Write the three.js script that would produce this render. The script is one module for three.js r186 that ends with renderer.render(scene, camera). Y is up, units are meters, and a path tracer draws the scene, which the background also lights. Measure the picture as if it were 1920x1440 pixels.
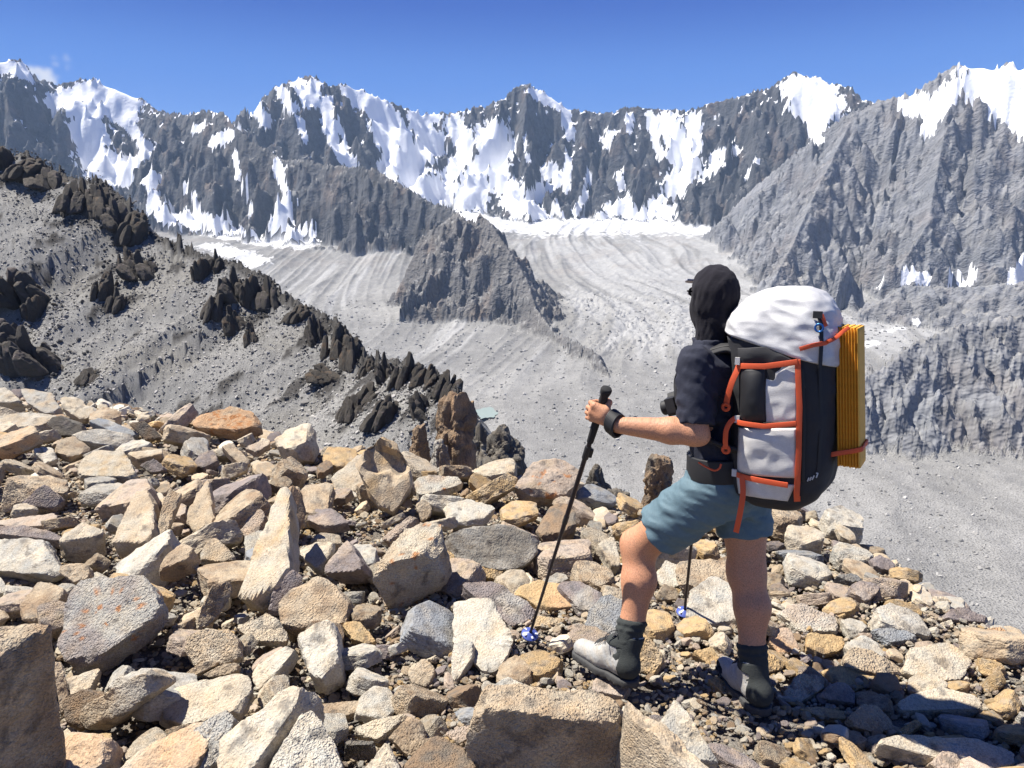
import * as THREE from 'three';
import { mergeGeometries, mergeVertices } from 'three/addons/utils/BufferGeometryUtils.js';
import { ConvexHull } from 'three/addons/math/ConvexHull.js';
import { createNoise2D, createNoise3D } from 'simplex-noise';

// ---------------------------------------------------------------- camera, sky, sun, exposure
const scene = new THREE.Scene();
const PITCH = THREE.MathUtils.degToRad(9.4), EYE = 1.65, FOCAL = 1444;
const camera = new THREE.PerspectiveCamera(53.0, 4 / 3, 0.05, 30000);
camera.position.set(0, EYE, 0);
camera.rotation.x = -PITCH;
const renderer = new THREE.WebGLRenderer({ antialias: true });
renderer.toneMapping = THREE.LinearToneMapping;
renderer.toneMappingExposure = 2.15;
renderer.shadowMap.enabled = true;

const SUN_AZ = THREE.MathUtils.degToRad(70), SUN_EL = THREE.MathUtils.degToRad(61);   // left of the view direction, above the horizon
const sunDir = new THREE.Vector3(-Math.sin(SUN_AZ) * Math.cos(SUN_EL), Math.sin(SUN_EL), -Math.cos(SUN_AZ) * Math.cos(SUN_EL));
const sun = new THREE.DirectionalLight(new THREE.Color(1.0, 0.95, 0.87), 5.0);
sun.position.copy(sunDir).multiplyScalar(60);
sun.target.position.set(0, 0, -4);
sun.castShadow = true;
sun.shadow.mapSize.set(4096, 4096);
Object.assign(sun.shadow.camera, { left: -14, right: 14, top: 14, bottom: -14, near: 1, far: 200 });
scene.add(sun, sun.target);

const mulberry = (a) => () => { a |= 0; a = (a + 0x6d2b79f5) | 0; let t = Math.imul(a ^ (a >>> 15), 1 | a); t = (t + Math.imul(t ^ (t >>> 7), 61 | t)) ^ t; return ((t ^ (t >>> 14)) >>> 0) / 4294967296; };
const rand = mulberry(20417);
const n2 = createNoise2D(mulberry(7)), n3 = createNoise3D(mulberry(11));
const lerp = (a, b, t) => a + (b - a) * t, clamp = (x, a = 0, b = 1) => Math.min(b, Math.max(a, x));
const smooth = (a, b, x) => { const t = clamp((x - a) / (b - a)); return t * t * (3 - 2 * t); };
const fbm2 = (x, y, o = 4) => { let s = 0, a = 0.5; for (let i = 0; i < o; i++) { s += a * n2(x, y); x = x * 2.03 + 17.1; y = y * 2.03 - 9.7; a *= 0.5; } return s; };
const fbm3 = (x, y, z, o = 4) => { let s = 0, a = 0.5; for (let i = 0; i < o; i++) { s += a * n3(x, y, z); x = x * 2.03 + 5.1; y = y * 2.03 - 3.7; z = z * 2.03 + 1.3; a *= 0.5; } return s; };

// a clear, deep blue mountain sky that pales towards the horizon, with one wisp of cloud behind the left-hand peaks
{
  const W = 2048, H = 1024, data = new Float32Array(W * H * 4);
  const stops = [[-90, 0.1, 0.11, 0.125], [-4, 0.1, 0.18, 0.33], [2, 0.105, 0.205, 0.41], [8, 0.082, 0.178, 0.42], [12, 0.052, 0.135, 0.375], [17, 0.019, 0.064, 0.265], [28, 0.01, 0.038, 0.185], [50, 0.006, 0.026, 0.135], [90, 0.0045, 0.02, 0.11]];
  for (let r = 0; r < H; r++) {
    const el = ((r + 0.5) / H - 0.5) * 180;
    let k = 0; while (k < stops.length - 2 && el > stops[k + 1][0]) k++;
    const t = smooth(stops[k][0], stops[k + 1][0], el) * .4 + .6 * clamp((el - stops[k][0]) / (stops[k + 1][0] - stops[k][0]));
    for (let c = 0; c < W; c++) {
      const az = ((c + 0.5) / W - 0.5) * 360 + 90, i = (r * W + c) * 4;            // degrees to the right of the view direction
      const a = az > 180 ? az - 360 : az;
      let col = [0, 1, 2].map((j) => lerp(stops[k][j + 1], stops[k + 1][j + 1], t));
      if (a > -40 && a < -20 && el > 5 && el < 18) {
        const q = fbm2(a * 0.9 + 3, el * 1.3, 5), dx = (a + 30.2) / 1.15, dy = (el - 10.75) / 0.62;
        const q2 = fbm2(a * 1.5 + 30, el * 1.9 + 8, 5), ex = (a + 29.0) / 0.6, ey = (el - 11.7) / 0.45;
        const m = smooth(0.1, 1.0, 1 - dx * dx - dy * dy + q * 1.5) * .75 + smooth(0.35, 1.3, 1 - ex * ex - ey * ey + q2 * 1.6) * .3;
        col = col.map((v) => lerp(v, .45, clamp(m)));
      }
      data[i] = col[0]; data[i + 1] = col[1]; data[i + 2] = col[2]; data[i + 3] = 1;
    }
  }
  const sky = new THREE.DataTexture(data, W, H, THREE.RGBAFormat, THREE.FloatType);
  sky.mapping = THREE.EquirectangularReflectionMapping; sky.magFilter = THREE.LinearFilter; sky.needsUpdate = true;
  scene.background = sky; scene.environment = sky;
}
scene.fog = new THREE.FogExp2(new THREE.Color(0.5, 0.7, 1.0), 0.000042);

// ---------------------------------------------------------------- helpers
// a point seen in the survey photograph at (px, py), f metres ahead of the camera
function sight(px, py, f) {
  const a = (px - 960) / FOCAL, b = (720 - py) / FOCAL, t = f / (Math.cos(PITCH) + b * Math.sin(PITCH));
  return new THREE.Vector3(a * t, EYE + t * (b * Math.cos(PITCH) - Math.sin(PITCH)), -f);
}
const taken = new Map();
function numbered(name) { const n = taken.get(name) ?? 0; taken.set(name, n + 1); return n ? name + '_' + String(n).padStart(3, '0') : name; }
function tag(o, label, category, group) { o.userData.label = label; if (category) o.userData.category = category; if (group) o.userData.group = group; return o; }
function add(o, name, parent = scene) { o.name = parent === scene ? numbered(name) : name; o.castShadow = o.receiveShadow = true; parent.add(o); return o; }
function mesh(name, geo, mat, parent) { return add(new THREE.Mesh(geo, mat), name, parent); }
function indexed(pos, idx, col, uv) {
  const g = new THREE.BufferGeometry();
  g.setAttribute('position', new THREE.BufferAttribute(pos instanceof Float32Array ? pos : new Float32Array(pos), 3));
  if (col) g.setAttribute('color', new THREE.BufferAttribute(col instanceof Float32Array ? col : new Float32Array(col), 3));
  if (uv) g.setAttribute('uv', new THREE.BufferAttribute(uv instanceof Float32Array ? uv : new Float32Array(uv), 2));
  g.setIndex(idx instanceof Uint32Array ? new THREE.BufferAttribute(idx, 1) : idx);
  g.computeVertexNormals();
  return g;
}
// tiling noise textures (values 0..1 -> bytes)
function tileTexture(N, fn, srgb = false) {
  const d = new Uint8Array(N * N * 4);
  for (let y = 0; y < N; y++) for (let x = 0; x < N; x++) {
    const v = fn(x / N, y / N), i = (y * N + x) * 4;
    d[i] = clamp(v[0]) * 255; d[i + 1] = clamp(v[1]) * 255; d[i + 2] = clamp(v[2]) * 255; d[i + 3] = 255;
  }
  const t = new THREE.DataTexture(d, N, N); t.wrapS = t.wrapT = THREE.RepeatWrapping; t.magFilter = THREE.LinearFilter; t.minFilter = THREE.LinearMipmapLinearFilter; t.generateMipmaps = true;
  if (srgb) t.colorSpace = THREE.SRGBColorSpace; t.needsUpdate = true; return t;
}
const torus = (u, v, k, s) => { // seamless noise: blend of shifted copies
  const f = (a, b) => n2(a * k + s, b * k - s);
  const wu = u, wv = v;
  return (f(u, v) * (1 - wu) * (1 - wv) + f(u - 1, v) * wu * (1 - wv) + f(u, v - 1) * (1 - wu) * wv + f(u - 1, v - 1) * wu * wv) / Math.sqrt((wu * wu + (1 - wu) ** 2) * (wv * wv + (1 - wv) ** 2));
};
const tfbm = (u, v, k, s, o = 4) => { let r = 0, a = 0.5; for (let i = 0; i < o; i++) { r += a * torus(u, v, k, s + i * 7.3); k *= 2; a *= 0.55; } return r; };
// ---------------------------------------------------------------- the shape of the land (x to the right, f ahead, heights in metres, the hiker's ridge at 0)
const PLATEAU = [[2.1, -8], [2.15, 0], [2.12, 3.0], [1.97, 3.4], [1.98, 3.94], [1.97, 4.8], [1.89, 4.9], [.84, 4.8], [.5, 5.37], [0, 5.66], [-.87, 6.06], [-1.87, 6.6], [-2.4, 7.2], [-4.1, 8.2], [-6.06, 9.0], [-12, 10.5], [-30, 14], [-40, -30], [2, -30]];
function outside(poly, x, f) {   // signed distance, positive outside
  let best = 1e9, inside = false;
  for (let i = 0, j = poly.length - 1; i < poly.length; j = i++) {
    const [xi, fi] = poly[i], [xj, fj] = poly[j];
    if ((fi > f) !== (fj > f) && x < ((xj - xi) * (f - fi)) / (fj - fi) + xi) inside = !inside;
    const dx = xj - xi, df = fj - fi, t = clamp(((x - xi) * dx + (f - fi) * df) / (dx * dx + df * df));
    best = Math.min(best, (x - xi - dx * t) ** 2 + (f - fi - df * t) ** 2);
  }
  return Math.sqrt(best) * (inside ? -1 : 1);
}
function ridgeTop(x, f) {        // the rubble ridge that the hiker stands on
  const s = outside(PLATEAU, x, f), o = Math.max(0, s);
  let h = -1.15 * o * o / (o + 0.45);
  h += 0.07 * fbm2(x * 0.7 + 3, f * 0.7, 3) * smooth(1.5, 4, Math.hypot(x, f)) + 0.05 * smooth(-1, -5, x);
  if (o > 0) h += Math.min(o, 30) * 0.16 * fbm2(x * 0.35, f * 0.35 + 40, 4);
  return h;
}
const VF = [0, 400, 900, 1500, 2000, 2500, 3000, 3600, 4200, 4800, 6000], VH = [-236, -236, -246, -226, -182, -128, -52, 52, 158, 235, 330];
function valley(x, f) {
  let k = 0; while (k < VF.length - 2 && f > VF[k + 1]) k++;
  const t = clamp((f - VF[k]) / (VF[k + 1] - VF[k])), e = clamp(f / 3000, .38, 1);
  let h = lerp(VH[k], VH[k + 1], t);
  h += 46 * smooth(60, -520, x) * smooth(2350, 3100, f);
  const w = x + 150 * n2(x / 1300, f / 1900), moraine = 1 - Math.abs(n2(w / 230 + 3, f / 2600)), m2 = 1 - Math.abs(n2(w / 75, f / 1500 + 9));
  h += e * (15 * moraine * moraine + 6 * m2 * m2) + 8 * e * fbm2(x / 170, f / 260 + 5, 4) + 2.5 * e * fbm2(x / 28, f / 45, 3);
  const ice = smooth(1500, 1800, f) * smooth(2900, 2400, f) * smooth(60, 200, x) * smooth(620, 450, x);       // crevasse field where the right-hand glacier bends down
  if (ice > 0) h += ice * 9 * Math.abs(n2((x + 90 * n2(x / 300, f / 300)) / 70, (f + .35 * x + 40 * n2(x / 130, f / 130)) / 26));
  return h;
}
// crest lines: [px, py, f] sighted points; s1, s2, len: slope at the crest, slope far below, and how fast one turns into the other
function ridge(name, pts, o) {
  const P = pts.map(([px, py, f]) => { const v = sight(px, py, f); return { x: v.x, f, h: v.y }; });
  let u = 0; P.forEach((p, i) => { if (i) u += Math.hypot(p.x - P[i - 1].x, p.f - P[i - 1].f); p.u = u; });
  return { name, P, ...o };
}
const RIDGES = [
  ridge('left_summits', [[-260, 40, 4000], [-120, 80, 4150], [0, 112, 4300], [40, 114, 4350], [72, 150, 4400], [105, 160, 4450], [150, 148, 4480], [178, 148, 4500], [215, 165, 4500], [265, 182, 4500], [297, 208, 4480], [340, 217, 4300]],
    { s1: 1.9, s2: .75, len: 330, lam: 400, amp: 95, jag: 13 }),
  ridge('left_buttress', [[290, 214, 4400], [340, 215, 4200], [385, 208, 4050], [420, 210, 3950], [440, 238, 3850], [480, 268, 3750], [530, 300, 3650], [575, 300, 3550], [620, 312, 3450], [700, 315, 3300], [750, 345, 3220], [800, 375, 3120], [850, 394, 3000], [875, 420, 2900]],
    { s1: 1.9, s2: .85, len: 300, lam: 330, amp: 75, jag: 11 }),
  ridge('headwall', [[410, 250, 5000], [440, 238, 4980], [453, 204, 4950], [490, 186, 4900], [520, 162, 4880], [555, 147, 4850], [590, 143, 4850], [612, 160, 4850], [650, 155, 4900], [700, 180, 4950], [750, 200, 5000], [800, 213, 5100], [830, 214, 5150], [870, 207, 5150], [910, 200, 5100], [945, 186, 5100], [962, 166, 5100], [985, 157, 5100], [1010, 170, 5100], [1070, 205, 5100], [1110, 209, 5100], [1150, 211, 5050], [1182, 200, 5000], [1240, 206, 4950], [1300, 205, 4850], [1360, 186, 4750], [1410, 176, 4650], [1450, 161, 4550], [1482, 138, 4480], [1512, 141, 4450], [1560, 153, 4350], [1590, 161, 4300], [1617, 188, 4250], [1660, 200, 4100]],
    { s1: 2.0, s2: .72, len: 360, lam: 380, amp: 105, jag: 13 }),
  ridge('right_massif', [[1290, 470, 3750], [1340, 425, 3650], [1400, 365, 3550], [1470, 305, 3400], [1535, 252, 3300], [1580, 222, 3230], [1640, 190, 3150], [1700, 177, 3100], [1740, 158, 3050], [1780, 131, 3000], [1830, 113, 2950], [1880, 118, 2900], [1920, 118, 2850], [2050, 110, 2750], [2300, 150, 2600]],
    { s1: 1.75, s2: .72, len: 420, lam: 300, amp: 80, jag: 9 }),
  ridge('massif_spur', [[1600, 215, 3200], [1560, 300, 2950], [1520, 380, 2780], [1490, 450, 2620], [1440, 545, 2420], [1410, 600, 2250]],
    { s1: 1.6, s2: .9, len: 120, lam: 180, amp: 40, jag: 9 }),
  ridge('massif_buttress', [[1790, 150, 2950], [1760, 300, 2700], [1740, 420, 2520], [1700, 480, 2420]], { s1: 1.8, s2: .9, len: 110, lam: 150, amp: 34, jag: 8 }),
  ridge('rock_tower', [[1588, 492, 2230], [1592, 500, 2240], [1600, 560, 2200]], { s1: 2.3, s2: 1.2, len: 60, lam: 70, amp: 12, jag: 3 }),
  ridge('bench', [[1610, 590, 2050], [1700, 535, 2100], [1800, 540, 2050], [1920, 530, 2000], [2150, 500, 1900]], { s1: .9, s2: .33, len: 120, lam: 160, amp: 26, jag: 5 }),
  ridge('middle_knoll', [[745, 545, 2350], [790, 445, 2380], [850, 402, 2350], [880, 388, 2300], [915, 412, 2250], [950, 462, 2170], [985, 520, 2080], [1005, 580, 1960], [1040, 625, 1800], [1080, 640, 1680], [1120, 665, 1560], [1150, 720, 1430], [1185, 785, 1270], [1200, 830, 1160]],
    { s1: 1.5, s2: .5, len: 110, lam: 130, amp: 30, jag: 6 }),
  ridge('right_buttress', [[1590, 720, 1000], [1660, 690, 1020], [1720, 640, 1060], [1790, 615, 1080], [1850, 600, 1100], [1920, 590, 1110], [2100, 560, 1150]],
    { s1: 1.25, s2: .42, len: 95, lam: 80, amp: 20, jag: 4 }),
  ridge('near_spur', [[-420, 130, 220], [-220, 205, 212], [-100, 240, 206], [0, 272, 200], [60, 293, 195], [130, 331, 189], [190, 338, 184], [250, 386, 178], [275, 432, 175], [380, 474, 165], [500, 514, 152], [522, 548, 149], [600, 584, 138], [650, 624, 130], [700, 684, 119], [740, 672, 112], [830, 704, 98], [858, 752, 92], [872, 830, 88]],
    { s1: .72, s2: .64, len: 20, lam: 26, amp: 3.2, jag: 2.2, near: true }),
];
function onRidge(R, x, f) {
  let best = 1e18, u = 0, hc = 0, side = 1;
  const P = R.P;
  for (let i = 1; i < P.length; i++) {
    const a = P[i - 1], b = P[i], dx = b.x - a.x, df = b.f - a.f, t = clamp(((x - a.x) * dx + (f - a.f) * df) / (dx * dx + df * df));
    const ex = x - a.x - dx * t, ef = f - a.f - df * t, d = ex * ex + ef * ef;
    if (d < best) { best = d; u = lerp(a.u, b.u, t); hc = lerp(a.h, b.h, t); side = dx * ef - df * ex > 0 ? 1 : -1; }
  }
  return [Math.sqrt(best), u, hc, side];
}
const hitD = { d: 0, crag: 0, gully: 0 };
function ridgeHeight(R, x, f, info) {
  const [d, u, hc, side] = onRidge(R, x, f), L = R.lam;
  const d2 = R.near ? d : Math.max(0, d + Math.min(1, d / (L * .42)) * L * (.20 * n2(x / (L * .55) + 7, f / (L * .55)) + .09 * n2(x / (L * .2), f / (L * .2) + 5)));
  let h = hc - R.s2 * d2 - (R.s1 - R.s2) * R.len * (1 - Math.exp(-d2 / R.len));
  if (R.near) h -= (side > 0 ? .55 : 0) * d + (u > P_end(R) - .4 ? .9 * d : 0);      // the spur is steeper beyond its crest and breaks off at its lower end
  if (d > 1400 || h < -420) return h;
  const seed = P0(R);
  const w = u + L * 0.33 * n2(u / L / 1.7 + seed, d / L) + side * 31;
  const grow = Math.min(1, d / (L * .42)), g2 = Math.min(1, .25 + d / (L * .12));
  const q = L * .22, ax = x + .33 * h, af = f - .27 * h;
  const r1 = 1 - 2 * Math.abs(n2(w / L + seed, d / (L * 2.2))), r2 = 1 - 2 * Math.abs(n2(w / (L * .37) - seed, d / (L * .8) + 4)), r3 = 1 - 2 * Math.abs(n2(ax / q + seed, af / q)), r4 = 1 - 2 * Math.abs(n2(ax / (q * .42), af / (q * .42) + 5)), r5 = 1 - 2 * Math.abs(n2(ax / (q * .17) + 3, af / (q * .17)));
  if (!R.near) h += R.amp * (grow * (.6 * (r1 - .3)) + g2 * (.27 * (r2 - .2) + .20 * r3) + (.35 + .65 * g2) * (.105 * r4 + .05 * r5));
  const lone = .35 + 1.3 * smooth(-.2, .7, n2(u / (L * .5) + seed, 2.5));
  h += R.jag * lone * (n2(u / (L * .09) + seed, side * .2) * .55 + (1 - 2 * Math.abs(n2(u / (L * .04), seed))) * .5) * Math.exp(-d / (L * .12));
  if (R.near) {
    // bands of dark crag that stick out of the scree, thickest near the crest
    const c = fbm2((x + f * .35) / 21 + 3, (f - x * .4) / 13 - 8, 4) * 1.05 + .20 * Math.exp(-d / 7) + .06 * smooth(135, 90, f) - .26, k = smooth(.12, .22, c), below = smooth(0, 22, d);
    const tooth = (1 - Math.abs(n2(x / 6.5, f / 7.5))) + .5 * (1 - Math.abs(n2(x / 2.3, f / 2.7 + 7))) + .22 * n2(x / .9, f / .9);
    h += k * (.05 + .32 * tooth) * (.45 + .55 * below) + .26 * fbm2(x / 1.3, f / 1.3, 3) + below * (2.8 * fbm2(x / 24, f / 24 + 3, 4) + R.amp * .35 * grow * r1);
    if (info) info.crag = Math.max(k, .85 * smooth(.5, 2.5, 3.5 - d));
  }
  if (info) { info.d = d; info.gully = (r1 * grow * .6 + r2 * .35 * g2 + r3 * .15); }
  return h;
}
function P_end(R) { return R.P[R.P.length - 1].u; }
function P0(R) { return R.seed ??= (RIDGES.indexOf(R) + 1) * 13.37; }
function land(x, f, info) {
  let h = valley(x, f), own = -1, i = 0;
  const v0 = h;
  if (f < 320) { const e = ridgeTop(x, f); if (e > h) { h = e; own = -2; } }
  for (const R of RIDGES) {
    if (R.near ? f < 480 : f > 600) {
      const t = info ? { d: 0, crag: 0, gully: 0 } : null, q = ridgeHeight(R, x, f, t);
      if (q > h) { h = q; own = i; if (info) Object.assign(info, t); }
    }
    i++;
  }
  if (own >= 0 && !RIDGES[own].near) { const k = 26 * clamp(f / 3000, .3, 1), e = Math.max(0, k - (h - v0)); h += e * e / (4 * k); }   // scree cones ease the foot of the walls into the valley
  if (info) { info.own = own; info.above = h - v0; }
  return h;
}
function strike(px, py, from = 150, to = 6500) {   // where a line of sight meets the land
  let last = from;
  for (let f = from; f < to; f += Math.max(2, f * .006)) { const p = sight(px, py, f); if (p.y < land(p.x, f)) { let a = last, b = f; for (let i = 0; i < 12; i++) { const m = (a + b) / 2, q = sight(px, py, m); if (q.y < land(q.x, m)) b = m; else a = m; } return sight(px, py, b); } last = f; }
  return null;
}
// snow: couloirs, aprons, ice caps; [half-width in photo pixels, then points along it]
const SNOW_SIGHTED = [
  [13, 5, 120, 45, 135], [24, 118, 188, 160, 158, 200, 168, 235, 190], [16, 140, 205, 200, 207, 240, 217], [9, 235, 178, 285, 197], [25, 160, 240, 180, 290, 200, 330], [20, 205, 305, 240, 312, 265, 282], [18, 185, 325, 235, 332],
  [9, 222, 212, 248, 242, 266, 286], [13, 270, 320, 290, 350, 290, 385], [15, 300, 395, 330, 410, 380, 420, 430, 445], [14, 385, 415, 430, 440, 500, 452, 560, 457], [15, 390, 463, 440, 475, 485, 493], [7, 365, 241, 380, 236], [9, 400, 262, 430, 256, 445, 242],
  [5, 440, 290, 446, 330], [8, 520, 305, 530, 340, 530, 380], [22, 530, 385, 530, 420, 520, 445, 565, 452], [11, 475, 195, 496, 222], [9, 525, 168, 548, 202], [11, 556, 154, 582, 192, 592, 164], [10, 612, 190, 616, 240, 640, 290, 662, 306], [8, 632, 232, 652, 272],
  [15, 660, 172, 702, 202, 722, 252, 746, 302], [13, 692, 180, 722, 208, 762, 252], [12, 742, 232, 762, 272], [11, 776, 218, 816, 219], [30, 772, 292, 748, 322, 792, 352, 832, 362], [20, 792, 242, 812, 272, 782, 302], [15, 852, 232, 872, 272, 852, 322],
  [32, 922, 252, 932, 302, 892, 332, 882, 372], [24, 932, 322, 962, 372, 1002, 392], [16, 880, 392, 962, 402, 1052, 410], [12, 1018, 328, 1034, 320], [7, 1071, 242, 1066, 302, 1061, 352, 1041, 392], [9, 1000, 174, 1030, 186, 1060, 204],
  [9, 1060, 217, 1069, 252], [6, 1141, 250, 1136, 272], [6, 1181, 217, 1181, 242], [8, 1220, 217, 1231, 262, 1241, 292], [21, 1250, 228, 1271, 272, 1291, 312, 1266, 347], [13, 1300, 228, 1301, 272], [10, 1291, 322, 1261, 352, 1201, 402], [13, 1346, 292, 1341, 312],
  [8, 1381, 282, 1331, 322, 1311, 332], [16, 1148, 392, 1166, 387, 1201, 406, 1251, 402], [11, 1051, 407, 1131, 411, 1241, 411], [11, 971, 402, 1011, 362, 1051, 332], [26, 1500, 162, 1530, 172, 1552, 202], [22, 1501, 202, 1531, 242], [7, 1525, 250, 1529, 264], [9, 1571, 190, 1574, 196],
  [15, 1715, 192, 1752, 202, 1792, 162], [9, 1746, 222, 1741, 242], [27, 1842, 128, 1882, 142, 1942, 152], [28, 1832, 162, 1882, 182, 1932, 202], [11, 1862, 202, 1902, 222, 1932, 242], [9, 1650, 527, 1702, 517, 1742, 522], [8, 1781, 527, 1821, 522], [15, 1902, 522, 1928, 502],
  [7, 1641, 642, 1621, 647], [5, 1661, 622, 1721, 602], [6, 1105, 330, 1095, 372, 1080, 398], [6, 1420, 300, 1400, 330], [6, 560, 225, 575, 262], [5, 985, 260, 990, 300], [7, 1160, 330, 1175, 372], [6, 350, 350, 372, 395], [6, 455, 345, 470, 400],
];
let SNOW = null;
function surveySnow() {
  SNOW = SNOW_SIGHTED.map(([w, ...q]) => {
    const pts = []; for (let i = 0; i < q.length; i += 2) { const p = strike(q[i], q[i + 1], 900); if (p) pts.push(p); }
    return pts.length ? { pts, r: (w * -pts[0].z) / FOCAL * 1.3 } : null;
  }).filter(Boolean);
  for (const s of SNOW) { s.min = new THREE.Vector3(1e9, 1e9, 1e9); s.max = s.min.clone().negate(); s.pts.forEach((p) => { s.min.min(p); s.max.max(p); }); s.min.subScalar(s.r * 2); s.max.addScalar(s.r * 2); if (s.pts.length < 2) s.pts.push(s.pts[0].clone().setX(s.pts[0].x + 1)); }
}
function snowAt(x, y, z) {   // 1 in the middle of a snow field, 0 at its edge, below 0 outside
  let m = -1;
  for (const s of SNOW) {
    if (x < s.min.x || x > s.max.x || y < s.min.y || y > s.max.y || z < s.min.z || z > s.max.z) continue;
    for (let i = 1; i < s.pts.length; i++) {
      const a = s.pts[i - 1], b = s.pts[i], ux = b.x - a.x, uy = b.y - a.y, uz = (b.z - a.z) * .55, vx = x - a.x, vy = y - a.y, vz = (z - a.z) * .55;
      const t = clamp((ux * vx + uy * vy + uz * vz) / (ux * ux + uy * uy + uz * uz + 1e-6));
      const d = Math.hypot(vx - ux * t, vy - uy * t, vz - uz * t);
      m = Math.max(m, 1 - d / s.r);
    }
  }
  return m;
}
surveySnow();

// ---------------------------------------------------------------- land meshes
const wallRelief = tileTexture(1024, (u, v) => {
  const r = (k, s) => 1 - Math.abs(torus(u, v, k, s));
  const h = .40 * r(9, 3) + .28 * r(21, 8) + .2 * r(47, 2) + .14 * r(100, 5) + .06 * torus(u, v, 210, 1);
  return [h * .98, h * .98, h * .98];
});
const wallTone = tileTexture(1024, (u, v) => {
  const s = .80 + .22 * tfbm(u, v, 14, 4, 5) + .12 * torus(u, v, 90, 2) + .07 * torus(u, v * .35, 60, 6);
  const w = .03 * tfbm(u, v, 5, 31, 3);
  return [s + w, s, s - w * 1.2];
});
const screeTone = tileTexture(1024, (u, v) => {
  let s = .74 + .20 * torus(u, v, 170, 3) + .16 * torus(u, v, 330, 9) + .12 * tfbm(u, v, 12, 4, 4);
  if (torus(u, v, 120, 40) > .62) s *= .62;
  return [s, s * .995, s * .98];
});
const M = {};
M.wall = new THREE.MeshStandardMaterial({ vertexColors: true, roughness: .95, map: wallTone, bumpMap: wallRelief, bumpScale: 9 });
M.snow = new THREE.MeshStandardMaterial({ vertexColors: true, roughness: .8, bumpMap: wallRelief, bumpScale: 2.5 });
M.debris = new THREE.MeshStandardMaterial({ vertexColors: true, roughness: 1, map: screeTone, bumpMap: screeTone, bumpScale: 2.2 });
M.spur = new THREE.MeshStandardMaterial({ vertexColors: true, roughness: 1, map: screeTone, bumpMap: screeTone, bumpScale: .28 });

function tint(own, x, y, f, ny, info, out) {
  out[3] = 0;
  const big = fbm2(x / 420 + 2, (y + f * .5) / 300, 3), fine = fbm2(x / 60, (y * 1.2 + f * .4) / 50, 3);
  let r, g, b;
  if (own === -1) {                                   // debris-covered glacier and moraine, with bands of barer ice along the flow
    const flow = fbm2((x + 130 * n2(x / 1300, f / 1900)) / 95, f / 1500, 4), v = .29 + .085 * big + .045 * fine + .05 * fbm2(x / 900 + 4, f / 1100, 2) + .06 * fbm2((x + 60 * n2(x / 500, f / 700)) / 42, f / 520, 3) * smooth(1500, 900, f);
    r = v; g = v * .985; b = v * .955;
    const ice = smooth(-.05, .35, flow + .55 * smooth(-60, 420, x) * smooth(1300, 2300, f) - .12) * smooth(1250, 1900, f);
    const q = .46 + .05 * fine; r = lerp(r, q, ice * .8); g = lerp(g, q * 1.0, ice * .8); b = lerp(b, q * 1.0, ice * .8);
    const w = smooth(.1, .35, fbm2(x / 300 + 8, f / 260, 3)) * smooth(2500, 3000, f) * .25; r = lerp(r, .29, w); g = lerp(g, .25, w); b = lerp(b, .22, w);
    const s = smooth(3800, 3950, f + 300 * fine + 120 * big); r = lerp(r, .82, s); g = lerp(g, .83, s); b = lerp(b, .85, s);
  } else if (own === -2) { const v = .18 + .04 * fbm2(x / 2, f / 2, 3); r = v; g = v * .93; b = v * .83; }
  else {
    const R = RIDGES[own];
    if (R.near) {
      const streak = fbm2((x * .8 + f * .5) / 3.4, (f - x * .7) / 26, 3), v = .305 + .055 * fbm2(x / 14, f / 14, 3) + .04 * streak;
      r = v; g = v * .985; b = v * .95;
      const yel = smooth(.05, .4, fbm2(x / 30 + 4, f / 22, 3)) * .5; r = lerp(r, .28, yel * .5); g = lerp(g, .255, yel * .5); b = lerp(b, .2, yel * .5);
      const k = clamp(info.crag * 1.1), t = .062 + .03 * fbm2(x / 2, f / 2 + y, 3); r = lerp(r, t * 1.08, k); g = lerp(g, t, k); b = lerp(b, t * .93, k);
    } else {
      const light = R.name === 'right_massif' || R.name === 'massif_spur' || R.name === 'massif_buttress' || R.name === 'rock_tower' || R.name === 'bench' || R.name === 'right_buttress', knoll = R.name === 'middle_knoll';
      const v = (light ? .195 : knoll ? .12 : .068) + (light ? .05 : .04) * big + (light ? .06 : .045) * fine;
      r = v * (knoll ? 1.05 : .99); g = v; b = v * (knoll ? .97 : 1.05);
      const rust = smooth(.12, .5, fbm2(x / 170 + 40, y / 240 + f / 900, 4)) * (light ? .45 : .85); r = lerp(r, .17, rust * .6); g = lerp(g, .125, rust * .6); b = lerp(b, .095, rust * .6);
      const sc = smooth(.80, .88, ny + .06 * fine) * smooth(2600, 1400, f * .0 + info.above * 5);        // scree on the gentler ground at the foot
      r = lerp(r, .255, sc); g = lerp(g, .25, sc); b = lerp(b, .24, sc);
    }
  }
  if (own === -1 || (own >= 0 && !RIDGES[own].near)) {
    const edge = fbm2(x / 46, (y * .6 + f) / 60, 4) * .95 + fbm2(x / 15, (y * .6 + f) / 20, 3) * .75;
    const s = snowAt(x, y, -f), rockRib = own >= 0 ? .5 * clamp(info.gully, -1, 1) : 0;
    let m = smooth(.02, .07, s * .95 + edge * .6 - rockRib * .5 - (own >= 0 ? .03 : 0));
    if (own >= 0 && !['right_buttress', 'bench', 'middle_knoll'].includes(RIDGES[own].name)) {      // flecks that cling to ledges high up
      const high = smooth(330, 700, y) * (RIDGES[own].name === 'right_massif' ? .35 : 1);
      m = Math.max(m, high * smooth(.245, .285, -info.gully * .34 + edge * .72 + (ny - .42) * .95 - .08));
    }
    if (s <= -1 && m > 0 && own === -1) m = 0;
    out[3] = m; if (own === -1) { r = lerp(r, .84, m); g = lerp(g, .848, m); b = lerp(b, .865, m); }
  }
  out[0] = r; out[1] = g; out[2] = b;
}
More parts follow.
